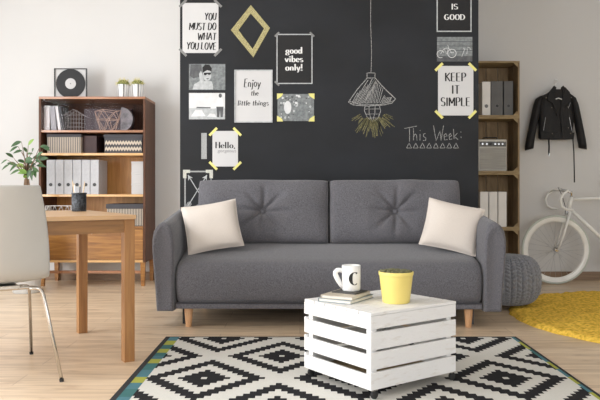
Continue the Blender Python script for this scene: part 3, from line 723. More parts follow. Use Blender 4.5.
leafs = [(31, 141, 60, -10), (25, 148, 95, 20), (33, 149, 60, 10), (30, 153, 20, 0), (16, 143, 200, 0), (17, 151, 190, -10), (9.5, 154, 120, 5), (14, 148, 215, -15), (4, 161, 200, 0), (12, 163, 150, 10), (13, 167, 230, 0), (27, 159, 100, 30), (29, 158, 20, 0), (38, 157, 15, 0), (45, 146, 10, 5), (47, 148, -10, 0), (39, 161, -20, 0), (41, 165, 10, 0), (34, 164, 60, 0), (30, 166, 40, 20), (35, 173, -60, 0), (31, 173, -80, 0), (27, 170, 80, 0), (24, 167, 110, 0), (20, 165, 140, 0), (22, 172, 160, 0), (15, 171, 200, 0), (30, 162, 0, 0), (36, 169, -30, 0), (25, 176, 120, 0), (44, 158, 30, 0), (40, 153, 50, 0), (6, 166, 220, 0), (21, 160, 130, 0)]
st = MB(); fo = MB(); q = random.Random(11); hub = Vector((0, 0, 1.02))
st.tube([(0, 0, .46), (.006, 0, .7), (-.004, .004, .9), (0, 0, 1.02)], [.018, .016, .014, .012], 8)
st.tube([(.02, .01, .46), (.03, .01, .8), (.016, 0, 1.0)], [.012, .011, .008], 8)
st.tube([(-.02, .01, .46), (-.026, -.01, .8), (-.012, 0, 1.0)], [.012, .011, .008], 8)
for (lx, ly, an, el_) in leafs:
    Y = PY + q.uniform(-.17, .12)
    tgt = Vector((wx(lx, Y) - PX, Y - PY, wz(ly, Y)))
    dv = Vector((math.cos(R(an)), q.uniform(-.7, .3), math.sin(R(an))*.8)); L = q.uniform(.062, .098)
    base = tgt - dv.normalized()*L*.5
    midp = hub.lerp(base, .5) + Vector((q.uniform(-.02, .02), q.uniform(-.02, .02), .03))
    st.tube([hub, midp, base], [.005, .0035, .0018], 5)
    fo.cur = 1 if (lx, ly) in ((31, 141), (22, 172), (25, 176), (20, 165)) else 0
    for kk in range(2 if (ly > 156 and 15 < lx < 40) else 1):
        d2 = dv + Vector((q.uniform(-.5, .5), q.uniform(-.5, .5), q.uniform(-.5, .5)))*kk
        leaf(fo, base, d2, Vector((q.uniform(-.3, .3), -.9, .5)), L*q.uniform(.85, 1.1), L*q.uniform(.17, .25))
st.build('stems', 'bark', pl, smooth=True); fo.build('foliage', ['leaf', 'leaf_light'], pl, smooth=True)
# ------------------------------------------------------------------ lettering: strokes in a unit box, height 1 = capital
def el(cx, cy, rx, ry, a0=0, a1=360, n=None):
    n = n or max(5, int(abs(a1-a0)/15)); return [(cx + rx*math.cos(R(a0+(a1-a0)*i/n)), cy + ry*math.sin(R(a0+(a1-a0)*i/n))) for i in range(n+1)]
def ln(*p):
    out = []
    for a, b in zip(p[:-1], p[1:]):
        for i in range(3): out.append((a[0]+(b[0]-a[0])*i/3, a[1]+(b[1]-a[1])*i/3))
    return out + [p[-1]]
def ser(x, y, w=.13): return [(x-w, y), (x+w, y)]
G = {   # glyph: (advance, [strokes])
 'Y': (.62, [ln((.02,1),(.30,.5)), ln((.58,1),(.30,.5)), ln((.30,.5),(.30,0))]),
 'O': (.66, [el(.33,.5,.27,.5)]),
 'U': (.62, [ln((.06,1),(.06,.3)) + el(.31,.3,.25,.3,180,360) , ln((.56,.3),(.56,1))]),
 'M': (.78, [ln((.08,0),(.08,1)), ln((.08,1),(.39,.3)), ln((.39,.3),(.70,1)), ln((.70,1),(.70,0))]),
 'S': (.56, [el(.28,.75,.21,.25,30,270) + el(.28,.25,.22,.25,90,-150)]),
 'T': (.58, [ln((.02,1),(.56,1)), ln((.29,1),(.29,0))]),
 'D': (.66, [ln((.08,0),(.08,1)), ln((.08,1),(.22,1)) + el(.22,.5,.38,.5,90,-90) + ln((.22,0),(.08,0))]),
 'W': (.86, [ln((.02,1),(.22,0)), ln((.22,0),(.43,.8)), ln((.43,.8),(.64,0)), ln((.64,0),(.84,1))]),
 'H': (.64, [ln((.08,0),(.08,1)), ln((.56,0),(.56,1)), ln((.08,.52),(.56,.52))]),
 'A': (.66, [ln((.02,0),(.33,1)), ln((.33,1),(.64,0)), ln((.14,.35),(.52,.35))]),
 'L': (.52, [ln((.08,1),(.08,0)), ln((.08,0),(.50,0))]),
 'V': (.64, [ln((.02,1),(.32,0)), ln((.32,0),(.62,1))]),
 'E': (.56, [ln((.08,0),(.08,1)), ln((.08,1),(.50,1)), ln((.08,.52),(.44,.52)), ln((.08,0),(.50,0))]),
 'K': (.62, [ln((.08,0),(.08,1)), ln((.56,1),(.10,.48)), ln((.20,.56),(.60,0))]),
 'P': (.58, [ln((.08,0),(.08,1)), ln((.08,1),(.28,1)) + el(.28,.74,.24,.26,90,-90) + ln((.28,.48),(.08,.48))]),
 'I': (.26, [ln((.13,0),(.13,1))]),
 'G': (.70, [el(.35,.5,.29,.5,50,320), ln((.58,.18),(.58,.45)), ln((.38,.45),(.64,.45))]),
 'g': (.52, [el(.24,.33,.17,.20), el(.24,-.10,.20,.15), ln((.38,.48),(.50,.54))]),
 'o': (.52, [el(.26,.28,.20,.28)]),
 'd': (.56, [el(.24,.28,.19,.28), ln((.45,1),(.45,0)), ln((.45,0),(.54,0))]),
 'v': (.50, [ln((.03,.56),(.25,0)), ln((.25,0),(.47,.56))]),
 'i': (.26, [ln((.13,.56),(.13,0)), el(.13,.80,.05,.05)]),
 'b': (.56, [ln((.10,1),(.10,0)), el(.30,.28,.19,.28)]),
 'e': (.48, [ln((.07,.30),(.43,.30)) + el(.25,.28,.19,.28,8,320)]),
 's': (.42, [el(.21,.42,.14,.14,30,270) + el(.21,.14,.15,.14,90,-150)]),
 'n': (.56, [ln((.10,.56),(.10,0)), el(.28,.36,.18,.20,180,0) + ln((.46,.36),(.46,0))]),
 'l': (.24, [ln((.12,1),(.12,0))]),
 'y': (.50, [ln((.03,.56),(.25,.02)), ln((.47,.56),(.20,-.26)) + [(.10,-.28)]]),
 'h': (.56, [ln((.10,1),(.10,0)), el(.28,.36,.18,.20,180,0) + ln((.46,.36),(.46,0))]),
 't': (.36, [ln((.17,.85),(.17,.10)) + el(.27,.10,.10,.10,180,300), ln((.03,.56),(.33,.56))]),
 'r': (.38, [ln((.10,.56),(.10,0)), el(.26,.34,.16,.20,180,50)]),
 'p': (.56, [ln((.10,.56),(.10,-.3)), el(.30,.28,.19,.28)]),
 'u': (.56, [ln((.08,.56),(.08,.2)) + el(.26,.2,.18,.2,180,360), ln((.46,.56),(.46,0))]),
 'a': (.52, [el(.24,.28,.18,.28), ln((.43,.56),(.43,0))]),
 'j': (.26, [ln((.14,.56),(.14,-.15)) + el(.02,-.15,.12,.12,0,-110), el(.14,.80,.05,.05)]),
 'k': (.52, [ln((.10,1),(.10,0)), ln((.44,.56),(.12,.22)), ln((.22,.32),(.48,0))]),
 ',': (.22, [ln((.11,.06),(.05,-.14))]),
 '!': (.26, [ln((.13,1),(.13,.3)), el(.13,.05,.04,.04)]),
 ':': (.24, [el(.12,.12,.05,.05), el(.12,.50,.05,.05)]),
 ' ': (.30, [])}
def text(mb, s, x, z, h, w, y, align='c', mode='mono', thin=.3, sx=1.0, gap=.08, slant=0.0, serif=False, width=None, jit=0, bounce=0):
    tot = sum(G[c][0] + gap for c in s) - gap
    if width: sx = width / (tot * h)
    cx = x - (tot*h*sx/2 if align == 'c' else tot*h*sx if align == 'r' else 0)
    q = random.Random(len(s)*7 + int(abs(x)*100))
    for c in s:
        a, strokes = G[c]; bz_ = q.uniform(-bounce, bounce)*h
        for stt in strokes:
            pts = [(cx + (px + slant*pz)*h*sx + q.uniform(-jit, jit)*h, z + bz_ + pz*h + q.uniform(-jit, jit)*h) for px, pz in stt]
            mb.ribbon(pts, w, y - q.uniform(0, .00008), mode, thin)
            if serif and c in 'LIHKEPDMN' + 'hnlibdpru' and len(set(round(p[0], 3) for p in stt)) == 1 and len(stt) < 6:
                x0 = stt[0][0]
                for pz in (stt[0][1], stt[-1][1]):
                    mb.ribbon([(cx + (x0-.10)*h*sx, z+bz_+pz*h), (cx + (x0+.10)*h*sx, z+bz_+pz*h)], w*.35, y - .0001)
        cx += (a + gap) * h * sx
    return mb

Y0 = CF
def bx_(px): return wx(px, CF)
def bzz(py): return wz(py, CF)
def panel(name, label, cat, x0, x1, y0, y1, m_, part='sheet', grp=None, th=.003):
    """a sheet fixed to the chalkboard; returns (thing, width, height); local x,z from its centre, front at -th"""
    X0, X1, Z1, Z0_ = bx_(x0), bx_(x1), bzz(y0), bzz(y1)
    t = thing(name, label, cat, ((X0+X1)/2, Y0, (Z0_+Z1)/2), 0, grp); w, h = X1-X0, Z1-Z0_
    box(-w/2, w/2, -th, -.0002, -h/2, h/2).build(part, m_, t); return t, w, h
S = CF / F
def tapes(t, w, h, m_, L=.075, W=.018, y=-.0036, k=1, corners=((-1,-1),(1,-1),(-1,1),(1,1)), off=.0):
    for sx, sz in corners:
        a = math.atan2(-sx*1.0, sz) if False else (R(45) if sx*sz < 0 else R(-45))
        o = box(-L/2, L/2, y-.0004, y, -W/2, W/2).build('tape', m_, t, loc=(sx*(w/2-off), 0, sz*(h/2-off)), rot=(0, -a, 0))
t, w, h = panel('poster', 'white poster lettered YOU MUST DO WHAT YOU LOVE', 'poster', 182.5, 218.5, 3, 53, 'paper', grp='posters on the chalkboard wall')
mb = MB(); wd = .0105
for s_, py, xr, wid in (('YOU', 20, 216, 11.5), ('MUST DO', 30, 216, 27), ('WHAT', 40, 216, 18.5), ('YOU LOVE', 49.5, 216, 29.5)):
    hh = 7.0*S; text(mb, s_, bx_(xr) - t.location.x, bzz(py) - t.location.z, hh, wd, -.0034, 'r', 'brush', .25, width=wid*S, slant=.12, bounce=.05)
mb.build('lettering', 'ink', t); tapes(t, w, h, 'tape_clear', L=.082, W=.02, off=.004)
# gold rhombus
rh = thing('chalk_rhombus', 'gold chalk rhombus outline drawn on the black wall', 'chalk drawing', (bx_(251), Y0, bzz(31)))
pts_o = [(bx_(250.8), bzz(5)), (bx_(270), bzz(28)), (bx_(253.4), bzz(57.5)), (bx_(230.8), bzz(30))]
pts_i = [(bx_(250.8), bzz(13.5)), (bx_(264), bzz(28.5)), (bx_(252.6), bzz(49)), (bx_(238.5), bzz(30))]
mb = MB(); o3 = [(x - rh.location.x, -.0012, z - rh.location.z) for x, z in pts_o]; i3 = [(x - rh.location.x, -.0012, z - rh.location.z) for x, z in pts_i]
back = lambda L: [(x, -.0001, z) for x, y, z in L]
for k in range(4):
    j = (k+1) % 4; mb.add([o3[k], o3[j], i3[j], i3[k]] + back([o3[k], o3[j], i3[j], i3[k]]), [(0,1,2,3), (7,6,5,4), (0,4,5,1), (1,5,6,2), (2,6,7,3), (3,7,4,0)])
mb.build('chalk_band', 'chalk_gold', rh)
mb = MB(); q = random.Random(2)
for k in range(4):
    j = (k+1) % 4
    for f_ in (.12, .3, .5, .7, .88):
        a = [(o3[k][0]*(1-f_)+i3[k][0]*f_, o3[k][2]*(1-f_)+i3[k][2]*f_), (o3[j][0]*(1-f_)+i3[j][0]*f_, o3[j][2]*(1-f_)+i3[j][2]*f_)]
        mb.ribbon([(a[0][0]+(a[1][0]-a[0][0])*i/8+q.uniform(-.002,.002), a[0][1]+(a[1][1]-a[0][1])*i/8+q.uniform(-.002,.002)) for i in range(9)], .0045, -.0014)
mb.build('chalk_strokes', 'chalk_pale_gold', rh)
# good vibes
t, w, h = panel('poster', 'black poster with white border lettered good vibes only!', 'poster', 276.5, 312.5, 34, 84, 'blackpaper', grp='posters on the chalkboard wall')
b_ = .0085; MB().box(-w/2, w/2, -.0042, -.003, h/2-b_, h/2).box(-w/2, w/2, -.0042, -.003, -h/2, -h/2+b_).box(-w/2, -w/2+b_, -.0042, -.003, -h/2+b_, h/2-b_).box(w/2-b_, w/2, -.0042, -.003, -h/2+b_, h/2-b_).build('border', 'g3', t)
mb = MB()
for s_, py, wid in (('good', 53.5, 16.5), ('vibes', 62, 18), ('only!', 70.5, 17)):
    text(mb, s_, bx_(294) - t.location.x, bzz(py) - t.location.z, 6.4*S, .0125, -.0034, 'c', 'didone', .28, width=wid*S)
mb.build('lettering', 'whiteink', t); tapes(t, w, h, 'tape_clear', L=.05, W=.015, y=-.0045, corners=((-1,1),(1,1),(-1,-1)), off=.004)
# enjoy
t, w, h = panel('poster', 'white poster in a thin grey frame lettered Enjoy the little things', 'poster', 235.5, 271.5, 71, 121.5, 'paper', grp='posters on the chalkboard wall')
b_ = .009; MB().box(-w/2-b_, w/2+b_, -.009, -.0002, h/2, h/2+b_).box(-w/2-b_, w/2+b_, -.009, -.0002, -h/2-b_, -h/2).box(-w/2-b_, -w/2, -.009, -.0002, -h/2, h/2).box(w/2, w/2+b_, -.009, -.0002, -h/2, h/2).build('frame', 'g3', t)
mb = MB()
for s_, py, px_, wid, hh in (('Enjoy', 87, 252, 16.5, 8.2), ('the', 95.5, 254.5, 7.5, 5.2), ('little things', 105.5, 253, 31, 5.2)):
    text(mb, s_, bx_(px_) - t.location.x, bzz(py) - t.location.z, hh*S, .0085 if hh > 6 else .0075, -.0034, 'c', 'brush', .25, width=wid*S, slant=.15, bounce=.04)
mb.build('lettering', 'ink', t)
# hello
t, w, h = panel('poster', 'small white poster held by yellow tape lettered Hello, gorgeous', 'poster', 212.5, 238, 131, 166.5, 'paper', grp='posters on the chalkboard wall')
mb = MB(); text(mb, 'Hello,', bx_(225.5) - t.location.x, bzz(148) - t.location.z, 5.8*S, .0115, -.0034, 'c', 'didone', .22, width=20*S, serif=True)
mb.build('lettering', 'ink', t); mb = MB(); text(mb, 'gorgeous', bx_(227) - t.location.x, bzz(152.3) - t.location.z, 3.6*S, .0045, -.0034, 'c', 'brush', .4, width=18.5*S, slant=.1)
mb.build('lettering', 'greyink', t); tapes(t, w, h, 'tape_yellow', L=.088, W=.020, off=.006)
# is good
X0 = 436.5
t, w, h = panel('poster', 'black poster with pale border lettered IS GOOD, cut by the top of the photo', 'poster', 436.5, 471.5, -16, 32, 'blackpaper', grp='posters on the chalkboard wall')
b_ = .0095; MB().box(-w/2, w/2, -.0045, -.003, -h/2, -h/2+b_).box(-w/2, w/2, -.0045, -.003, h/2-b_, h/2).box(-w/2, -w/2+b_, -.0045, -.003, -h/2+b_, h/2-b_).box(w/2-b_, w/2, -.0045, -.003, -h/2+b_, h/2-b_).build('border', 'g3', t)
mb = MB(); text(mb, 'IS', bx_(454.5) - t.location.x, bzz(9.3) - t.location.z, 5.2*S, .0115, -.0034, 'c', 'didone', .25, width=6.5*S, serif=True)
text(mb, 'GOOD', bx_(454.5) - t.location.x, bzz(19.8) - t.location.z, 5.2*S, .0115, -.0034, 'c', 'didone', .25, width=20.5*S, serif=True)
mb.build('lettering', 'whiteink', t)
# keep it simple
t, w, h = panel('poster', 'white poster held by yellow tape lettered KEEP IT SIMPLE', 'poster', 438, 473.3, 66, 115.5, 'paper', grp='posters on the chalkboard wall')
mb = MB()
for s_, py, wid in (('KEEP', 81.3, 21), ('IT', 93.8, 8), ('SIMPLE', 106, 29.5)):
    text(mb, s_, bx_(455.5) - t.location.x, bzz(py) - t.location.z, 8.4*S, .0125, -.0034, 'c', 'didone', .28, width=wid*S)
mb.build('lettering', 'ink', t); tapes(t, w, h, 'tape_yellow', L=.085, W=.022, off=.008)

# photographs
def photo(label, x0, x1, y0, y1, bg):
    t, w, h = panel('photo_print', label, 'photograph', x0, x1, y0, y1, bg, 'print', 'photo prints on the chalkboard wall', .002); return t, w, h
def P(mb, w, h, pts, y=-.0024): mb.poly([(-w/2 + a*w, y, -h/2 + b*h) for a, b in pts])
t, w, h = photo('grey photo print of a person in sunglasses', 189, 225.3, 64, 90, 'g2')
mb = MB(); mb.cur = 0; P(mb, w, h, [(.05,.98),(.02,.55),(.12,.45),(.28,.5),(.36,.7),(.34,.98)])
mb.cur = 1; P(mb, w, h, [(.10,.02),(.14,.22),(.30,.34),(.62,.34),(.66,.2),(.66,.02)], -.0025); P(mb, w, h, [(.30,.30),(.28,.62),(.33,.74),(.37,.60),(.42,.3)], -.0026)
P(mb, w, h, el(.50,.58,.115,.24), -.0026)
mb.cur = 2; P(mb, w, h, [(.38,.66),(.37,.86),(.45,.98),(.56,.97),(.63,.84),(.62,.72),(.5,.76)], -.0027); P(mb, w, h, [(.41,.58),(.41,.66),(.61,.67),(.60,.60),(.55,.57),(.51,.62),(.46,.56)], -.0028)
P(mb, w, h, [(.46,.44),(.56,.45),(.52,.41)], -.0028)
mb.build('picture', ['g1', 'g3', 'blackpaper'], t)
t, w, h = photo('pale photo print of a person standing on a beach', 189, 225, 93, 119.3, 'g4')
mb = MB(); mb.cur = 0; P(mb, w, h, [(.0,.0),(0,.42),(.3,.45),(.55,.40),(1,.43),(1,0)]); mb.cur = 1
P(mb, w, h, [(.05,.1),(.18,.36),(.36,.34),(.46,.12)], -.0026); P(mb, w, h, [(.5,.1),(.58,.22),(.72,.2),(.76,.08)], -.0026)
mb.cur = 3; P(mb, w, h, [(.76,.46),(.78,.78),(.93,.80),(.96,.46)], -.0027)
mb.cur = 2; P(mb, w, h, el(.87,.90,.045,.08), -.0028); P(mb, w, h, [(.78,.08),(.76,.48),(.96,.48),(.94,.08),(.88,.08),(.86,.34),(.84,.08)], -.0028)
P(mb, w, h, [(.2,.42),(.22,.47),(.6,.46),(.6,.41)], -.0027)
mb.build('picture', ['g3', 'g4', 'g1', 'whiteink'], t)
t, w, h = photo('grey patterned photo print with yellow taped corners', 277.5, 314, 94, 121, 'g2')
mb = MB(); q = random.Random(9)
for k in range(70):
    mb.cur = q.choice([0, 1, 2]); a, b = q.uniform(.05,.95), q.uniform(.06,.94); 
    if .45 < a < .85 and b < .55: continue
    s = q.uniform(.015, .05); n = 5; P(mb, w, h, [(a + s*q.uniform(.6,1)*math.cos(6.283*i/n), b + 1.35*s*q.uniform(.6,1)*math.sin(6.283*i/n)) for i in range(n)], -.0024 - k*.00001)
mb.cur = 1; P(mb, w, h, el(.28,.5,.10,.24), -.0032)
mb.build('picture', ['g1', 'g4', 'g3'], t)
for sx in (-1, 1):
    for sz in (-1, 1):
        o = MB(); x0, z0 = sx*w/2, sz*h/2; k = .036
        o.prism([(x0 + sx*.004, z0 + sz*.004), (x0 - sx*k*1.25, z0 + sz*.004), (x0 - sx*k*1.05, z0 - sz*k*.45), (x0 - sx*k*.3, z0 - sz*k), (x0 + sx*.004, z0 - sz*k*1.2)][::(1 if sx*sz > 0 else -1)], -.0042, -.0036).build('tape', 'tape_yellow', t)
t, w, h = photo('dark photo print of a bicycle against planks', 437, 472.3, 37, 61.5, 'g2')
mb = MB(); mb.cur = 0
for b in (.80, .62, .44): P(mb, w, h, [(0,b),(0,b+.03),(1,b+.02),(1,b-.01)])
P(mb, w, h, [(0,0),(0,.22),(1,.22),(1,0)], -.00235)
mb.cur = 1
def W2(a, b): return (-w/2 + a*w, -h/2 + b*h)
mb.ribbon([W2(a, b) for a, b in el(.42,.33,.12,.17)], .005, -.0028); mb.ribbon([W2(a, b) for a, b in el(.10,.30,.10,.15,20,300)], .004, -.0028)
for L_ in ([(.10,.3),(.2,.52),(.33,.55),(.42,.33)], [(.2,.52),(.26,.3),(.33,.55),(.30,.68)], [(.7,.2),(.78,.5),(.86,.52),(.84,.3)], [(.78,.5),(.74,.55)], [(.86,.58),(.93,.55),(.95,.48)], [(.36,.36),(.48,.36)]): mb.ribbon([W2(*p) for p in L_], .0035, -.0029)
mb.build('picture', ['g1', 'g4'], t)
# grey tape strip
tag(box(0, bx_(206.8)-bx_(201.3), -.0012, 0, 0, bzz(133)-bzz(159)).build('washi_strip', 'tape_grey', None, loc=(bx_(201.3), Y0-.0002, bzz(159))), 'short vertical strip of grey tape left of the Hello poster', 'tape')
# arrow drawing in a taped frame
ar = thing('arrow_drawing', 'taped outline frame with chalk arrows drawn inside, left of the sofa back', 'chalk drawing', (bx_(198), Y0, bzz(195)))
def A(px, py): return (bx_(px) - ar.location.x, bzz(py) - ar.location.z)
x0, zt = A(185, 171.5); x1, zb = A(211, 222)
MB().box(x0-.005, x0+.006, -.0012, -.0001, zb, zt).build('frame_strip', 'tape_grey', ar); MB().box(x1-.004, x1+.004, -.0012, -.0001, zb, zt).build('frame_strip', 'tape_grey', ar)
MB().box(x0+.0065, x1-.0045, -.0012, -.0001, zt-.006, zt+.006).build('frame_strip', 'tape_grey', ar)
for x, z, l in ((x0, zt, 1), (x1, zt, -1)):
    MB().box(x-.016*l, x+.042*l, -.0022, -.0013, zt-.012, zt+.014).box(x-.016*l, x+.012*l, -.0022, -.0013, zt-.055, zt-.0121).build('corner_tape', 'tape_cream', ar)
mb = MB()
for (a, b) in (((188, 175), (207, 206)), ((207, 175), (188, 206))):
    A0, A1 = Vector(A(*a)), Vector(A(*b)); mb.ribbon([A0.lerp(A1, i/6) for i in range(7)], .007, -.0012)
    d = (A1-A0).normalized(); n_ = Vector((-d.y, d.x))
    tri = [A0, A0 + d*.042 + n_*.022, A0 + d*.028, A0 + d*.042 - n_*.022]
    mb.poly([(p.x, -.0014, p.y) for p in (tri if (tri[1]-tri[0]).cross(tri[2]-tri[0]) > 0 else tri)])
    for k in range(4):
        c = A1 - d*(.012*k + .004)
        for s in (-1, 1): mb.ribbon([c, c - d*(-.018) + n_*s*.018], .005, -.0013)
mb.build('chalk_arrows', 'g3', ar)
# chalk pendant lamp
lp = thing('chalk_lamp_drawing', 'chalk drawing of a hanging cage lamp with yellow rays', 'chalk drawing', (bx_(371), Y0, bzz(90)))
def Q(px, py): return (bx_(px) - lp.location.x, bzz(py) - lp.location.z)
mb = MB(); q = random.Random(3)
def cl(pts, w=.0045, y=-.0008, j=.35):
    out = []
    for a, b in zip(pts[:-1], pts[1:]):
        n = max(2, int(math.hypot(a[0]-b[0], a[1]-b[1])/3))
        for i in range(n): out.append(Q(a[0]+(b[0]-a[0])*i/n + q.uniform(-j,j)*.5, a[1]+(b[1]-a[1])*i/n + q.uniform(-j,j)*.5))
    out.append(Q(*pts[-1])); mb.ribbon(out, w, y)
cl([(371, -24), (370.5, 20), (371.5, 50), (371, 72)], .0045); mb.build('cord', 'chalk', lp); mb = MB()
cl([(367, 73), (375, 73), (375, 78), (367, 78), (367, 73)], .006); cl([(367, 78), (357, 90), (348.5, 102)], .007); cl([(375, 78), (384, 88), (395.5, 99)], .007)
cl([(348.5, 102), (353, 105), (368, 106), (384, 105), (392, 103), (395.5, 99)], .007); cl([(349, 101), (360, 104.5), (380, 104.5), (393, 101)], .005)
for i in range(26):
    f_ = i/25; xb = 351.5 + 38*f_; yb = 104 - 1.5*f_; 
    L_ = (9 + 15*math.sin(math.pi*min(1, f_*1.15 + .05)))*(1 if f_ < .75 else .6)
    xt = xb + L_*.55; yt = yb - L_; lim = 395.5 - (395.5-375)*(99-yt)/21
    xt = min(xt, lim - 2); cl([(xb, yb), (xt, yt)], .0042 + .002*q.random(), -.0009)
cl([(368, 80), (362, 90)], .006); cl([(372, 79), (366, 92)], .006); cl([(374, 80), (370, 92)], .005)
mb.build('lamp_shade', 'chalk', lp); mb = MB()
cl([(365, 106), (364.5, 111), (367, 117), (373, 122.5), (378, 118), (380.5, 111), (379.5, 106)], .006)
for x in (369, 375): cl([(x, 106), (x, 113), (372.5, 122)], .005)
for y_, a, b in ((109, 365, 380), (114, 366, 379.5), (118, 369, 377.5)): cl([(a, y_), (b, y_)], .004)
mb.build('bulb_cage', 'chalk', lp); mb = MB()
for an in (-64, -56, -48, -38, -30, -22, -14, -6, 3, 10, 18, 27, 34, 43, 52, 60, 66):
    for kk in range(3):
        a = R(an + q.uniform(-4, 4)); r0 = 9 + q.uniform(0, 4) + (3 if abs(an) > 45 else 0); r1 = 21 + q.uniform(-3, 7) - (3 if abs(an) > 55 else 0)
        cx_, cy_ = 372.5, 109; cl([(cx_ + math.sin(a)*r0, cy_ + math.cos(a)*r0*(1.0)), (cx_ + math.sin(a)*r1, cy_ + math.cos(a)*r1*1.05)], .0045 + .003*q.random(), -.0010, .5)
mb.build('chalk_rays', 'chalk_dim', lp)
# chalk heading
hd = thing('chalk_heading', 'handwritten chalk words This Week: above a row of triangles', 'chalk lettering', (bx_(432), Y0, bzz(137)))
mb = MB(); ox_, oz_ = hd.location.x, hd.location.z
Z_ = bzz(141) - oz_; H_ = 12*S
mb2 = MB()
def hw_(strokes):
    for st_ in strokes:
        pts = []
        for a, b in zip(st_[:-1], st_[1:]):
            for i in range(4): pts.append((bx_(a[0]+(b[0]-a[0])*i/4) - ox_, bzz(a[1]+(b[1]-a[1])*i/4) - oz_))
        pts.append((bx_(st_[-1][0]) - ox_, bzz(st_[-1][1]) - oz_)); mb.ribbon(pts, .0048, -.0008)
hw_([[(404.5,128.5),(417,126)], [(409.5,127.5),(409.5,141.5)], [(413.5,128),(413.5,140.5)], [(413.5,137),(415,134),(416.5,135),(417,140.5)], [(420,134),(420,140.5)], [(420,130.2),(420.3,131)],
     [(425.5,133.5),(423.5,134),(423.5,136.5),(426,138),(425.5,140.5),(423,140.5)],
     [(433.5,125.5),(436,141),(440,131),(441,140.5),(443.5,125.5)], [(444,137),(447,136),(446,133.5),(444,135),(444.5,140),(447.5,139.5)], [(449,137),(451.5,136),(450.5,133.5),(449,135),(449.5,139.5),(452,139)],
     [(453.5,129),(454,139)], [(457.5,133),(454.2,136.5),(458,139.5)], [(460.7,131.5),(461,132.8)], [(460.9,136.5),(461.2,138)]])
mb.build('lettering', 'chalk', hd); mb = MB()
for i in range(8):
    x = 406.5 + i*6.7; hw_([[(x, 148), (x+2.6, 143), (x+5, 148), (x, 148)]])
mb.build('triangle_row', 'chalk', hd)

# ------------------------------------------------------------------ crate shelves
SX0, SX1, SF, SD, SHH = 1.50, wx(519.7, 6.56), 6.56, .325, .5325
def shelf_crate(label, k):
    z0 = k*SHH; t = thing('wooden_crate', label, 'crate', (0, 0, z0), 0, 'stacked wooden crate shelves'); th = .016; H = SHH - .001
    t.location = ((SX0+SX1)/2, SF, z0); w = (SX1-SX0)/2; q = random.Random(k)
    for y0, y1 in ((0, .155), (.162, SD-.012)):
        box(-w, w, y0, y1, 0, th).build('bottom_board', 'rawcrate_h', t, bevel=.001); box(-w, w, y0, y1, H-th, H).build('top_board', 'rawcrate_h', t, bevel=.001)
        for s in (-1, 1): box(s*w, s*(w-th), y0, y1, th+.0005, H-th-.0005).build('side_board', 'rawcrate', t, bevel=.001)
    n = 5; xs = 2*w/n
    for i in range(n): box(-w+i*xs+.003, -w+(i+1)*xs-.003, SD-.011, SD, .001, H-.001).build('back_board', 'rawcrate', t)
    for sx in (-1, 1):
        for zz, d in ((th+.0008, 1), (H-th-.0008, -1)):
            x = sx*(w-th-.0006); mb = MB()
            mb.prism([(x, zz), (x - sx*.042, zz), (x, zz + d*.042)][::(1 if sx*d < 0 else -1)], .004, .022); mb.build('corner_block', 'rawcrate_h', t)
    return t
for k, l in enumerate(('weathered wooden crate on the floor, lowest of the stack of four', 'weathered wooden crate holding white books, second from the bottom', 'weathered wooden crate holding the radio, third from the bottom', 'weathered wooden crate holding binders, topmost of the stack')): shelf_crate(l, k)
def cx2(px, dy=.05): return wx(px, SF+dy)
zc = lambda k: k*SHH + .0165
binder('white ring binder in the top crate', (cx2(482.3), SF+.05, zc(3)), .078, .325, .24, 'binder_white', 'binders in the top crate', hm_='greyink')
binder('dark grey ring binder in the middle of the top crate', (cx2(491.2), SF+.05, zc(3)), .112, .33, .24, 'binder_dark', 'binders in the top crate')
binder('dark grey ring binder at the right of the top crate', (cx2(503.9), SF+.05, zc(3)), .088, .33, .24, 'binder_dark', 'binders in the top crate')
for i in range(3):
    x = cx2(480.2 + i*9.1)
    b = thing('book', 'tall white book, %s of three in the second crate from the bottom' % ('leftmost', 'middle', 'rightmost')[i], 'book', (x, SF+.05, zc(1)), 0, 'white books in the crate')
    box(0, .003, 0, .22, 0, .335).box(.075, .078, 0, .22, 0, .335).box(.003, .075, 0, .003, 0, .335).build('cover', 'binder_white', b, bevel=.0008); box(.004, .074, .004, .216, .003, .331).build('pages', 'bookpaper', b)
rd = thing('radio', 'pale vintage radio with a dark knob panel and handle', 'radio', (cx2(492.5), SF+.04, zc(2)))
rw_, rh_ = .137, .305
box(-rw_, rw_, .004, .22, 0, rh_).build('radio_case', 'radio_body', rd, bevel=.01)
box(-rw_+.012, rw_-.012, 0, .004, .016, rh_-.08).build('speaker_grille', 'radio_face', rd); p_ = box(-rw_+.01, rw_-.01, 0, .004, rh_-.07, rh_-.022).build('control_panel', 'binder_dark', rd)
for x in (-.10, -.06, -.02, .02, .055, .09):
    MB().lathe([(.001, 0), (.011, 0), (.009, .012), (.001, .012)], 14).build('knob', 'steel' if x != -.02 else 'black', p_, loc=(x, 0, rh_-.045), rot=(R(90), 0, 0))
MB().tube([(-.07, .1, rh_), (-.065, .1, rh_+.022), (.065, .1, rh_+.022), (.07, .1, rh_)], .006, 8).build('handle', 'black', rd)

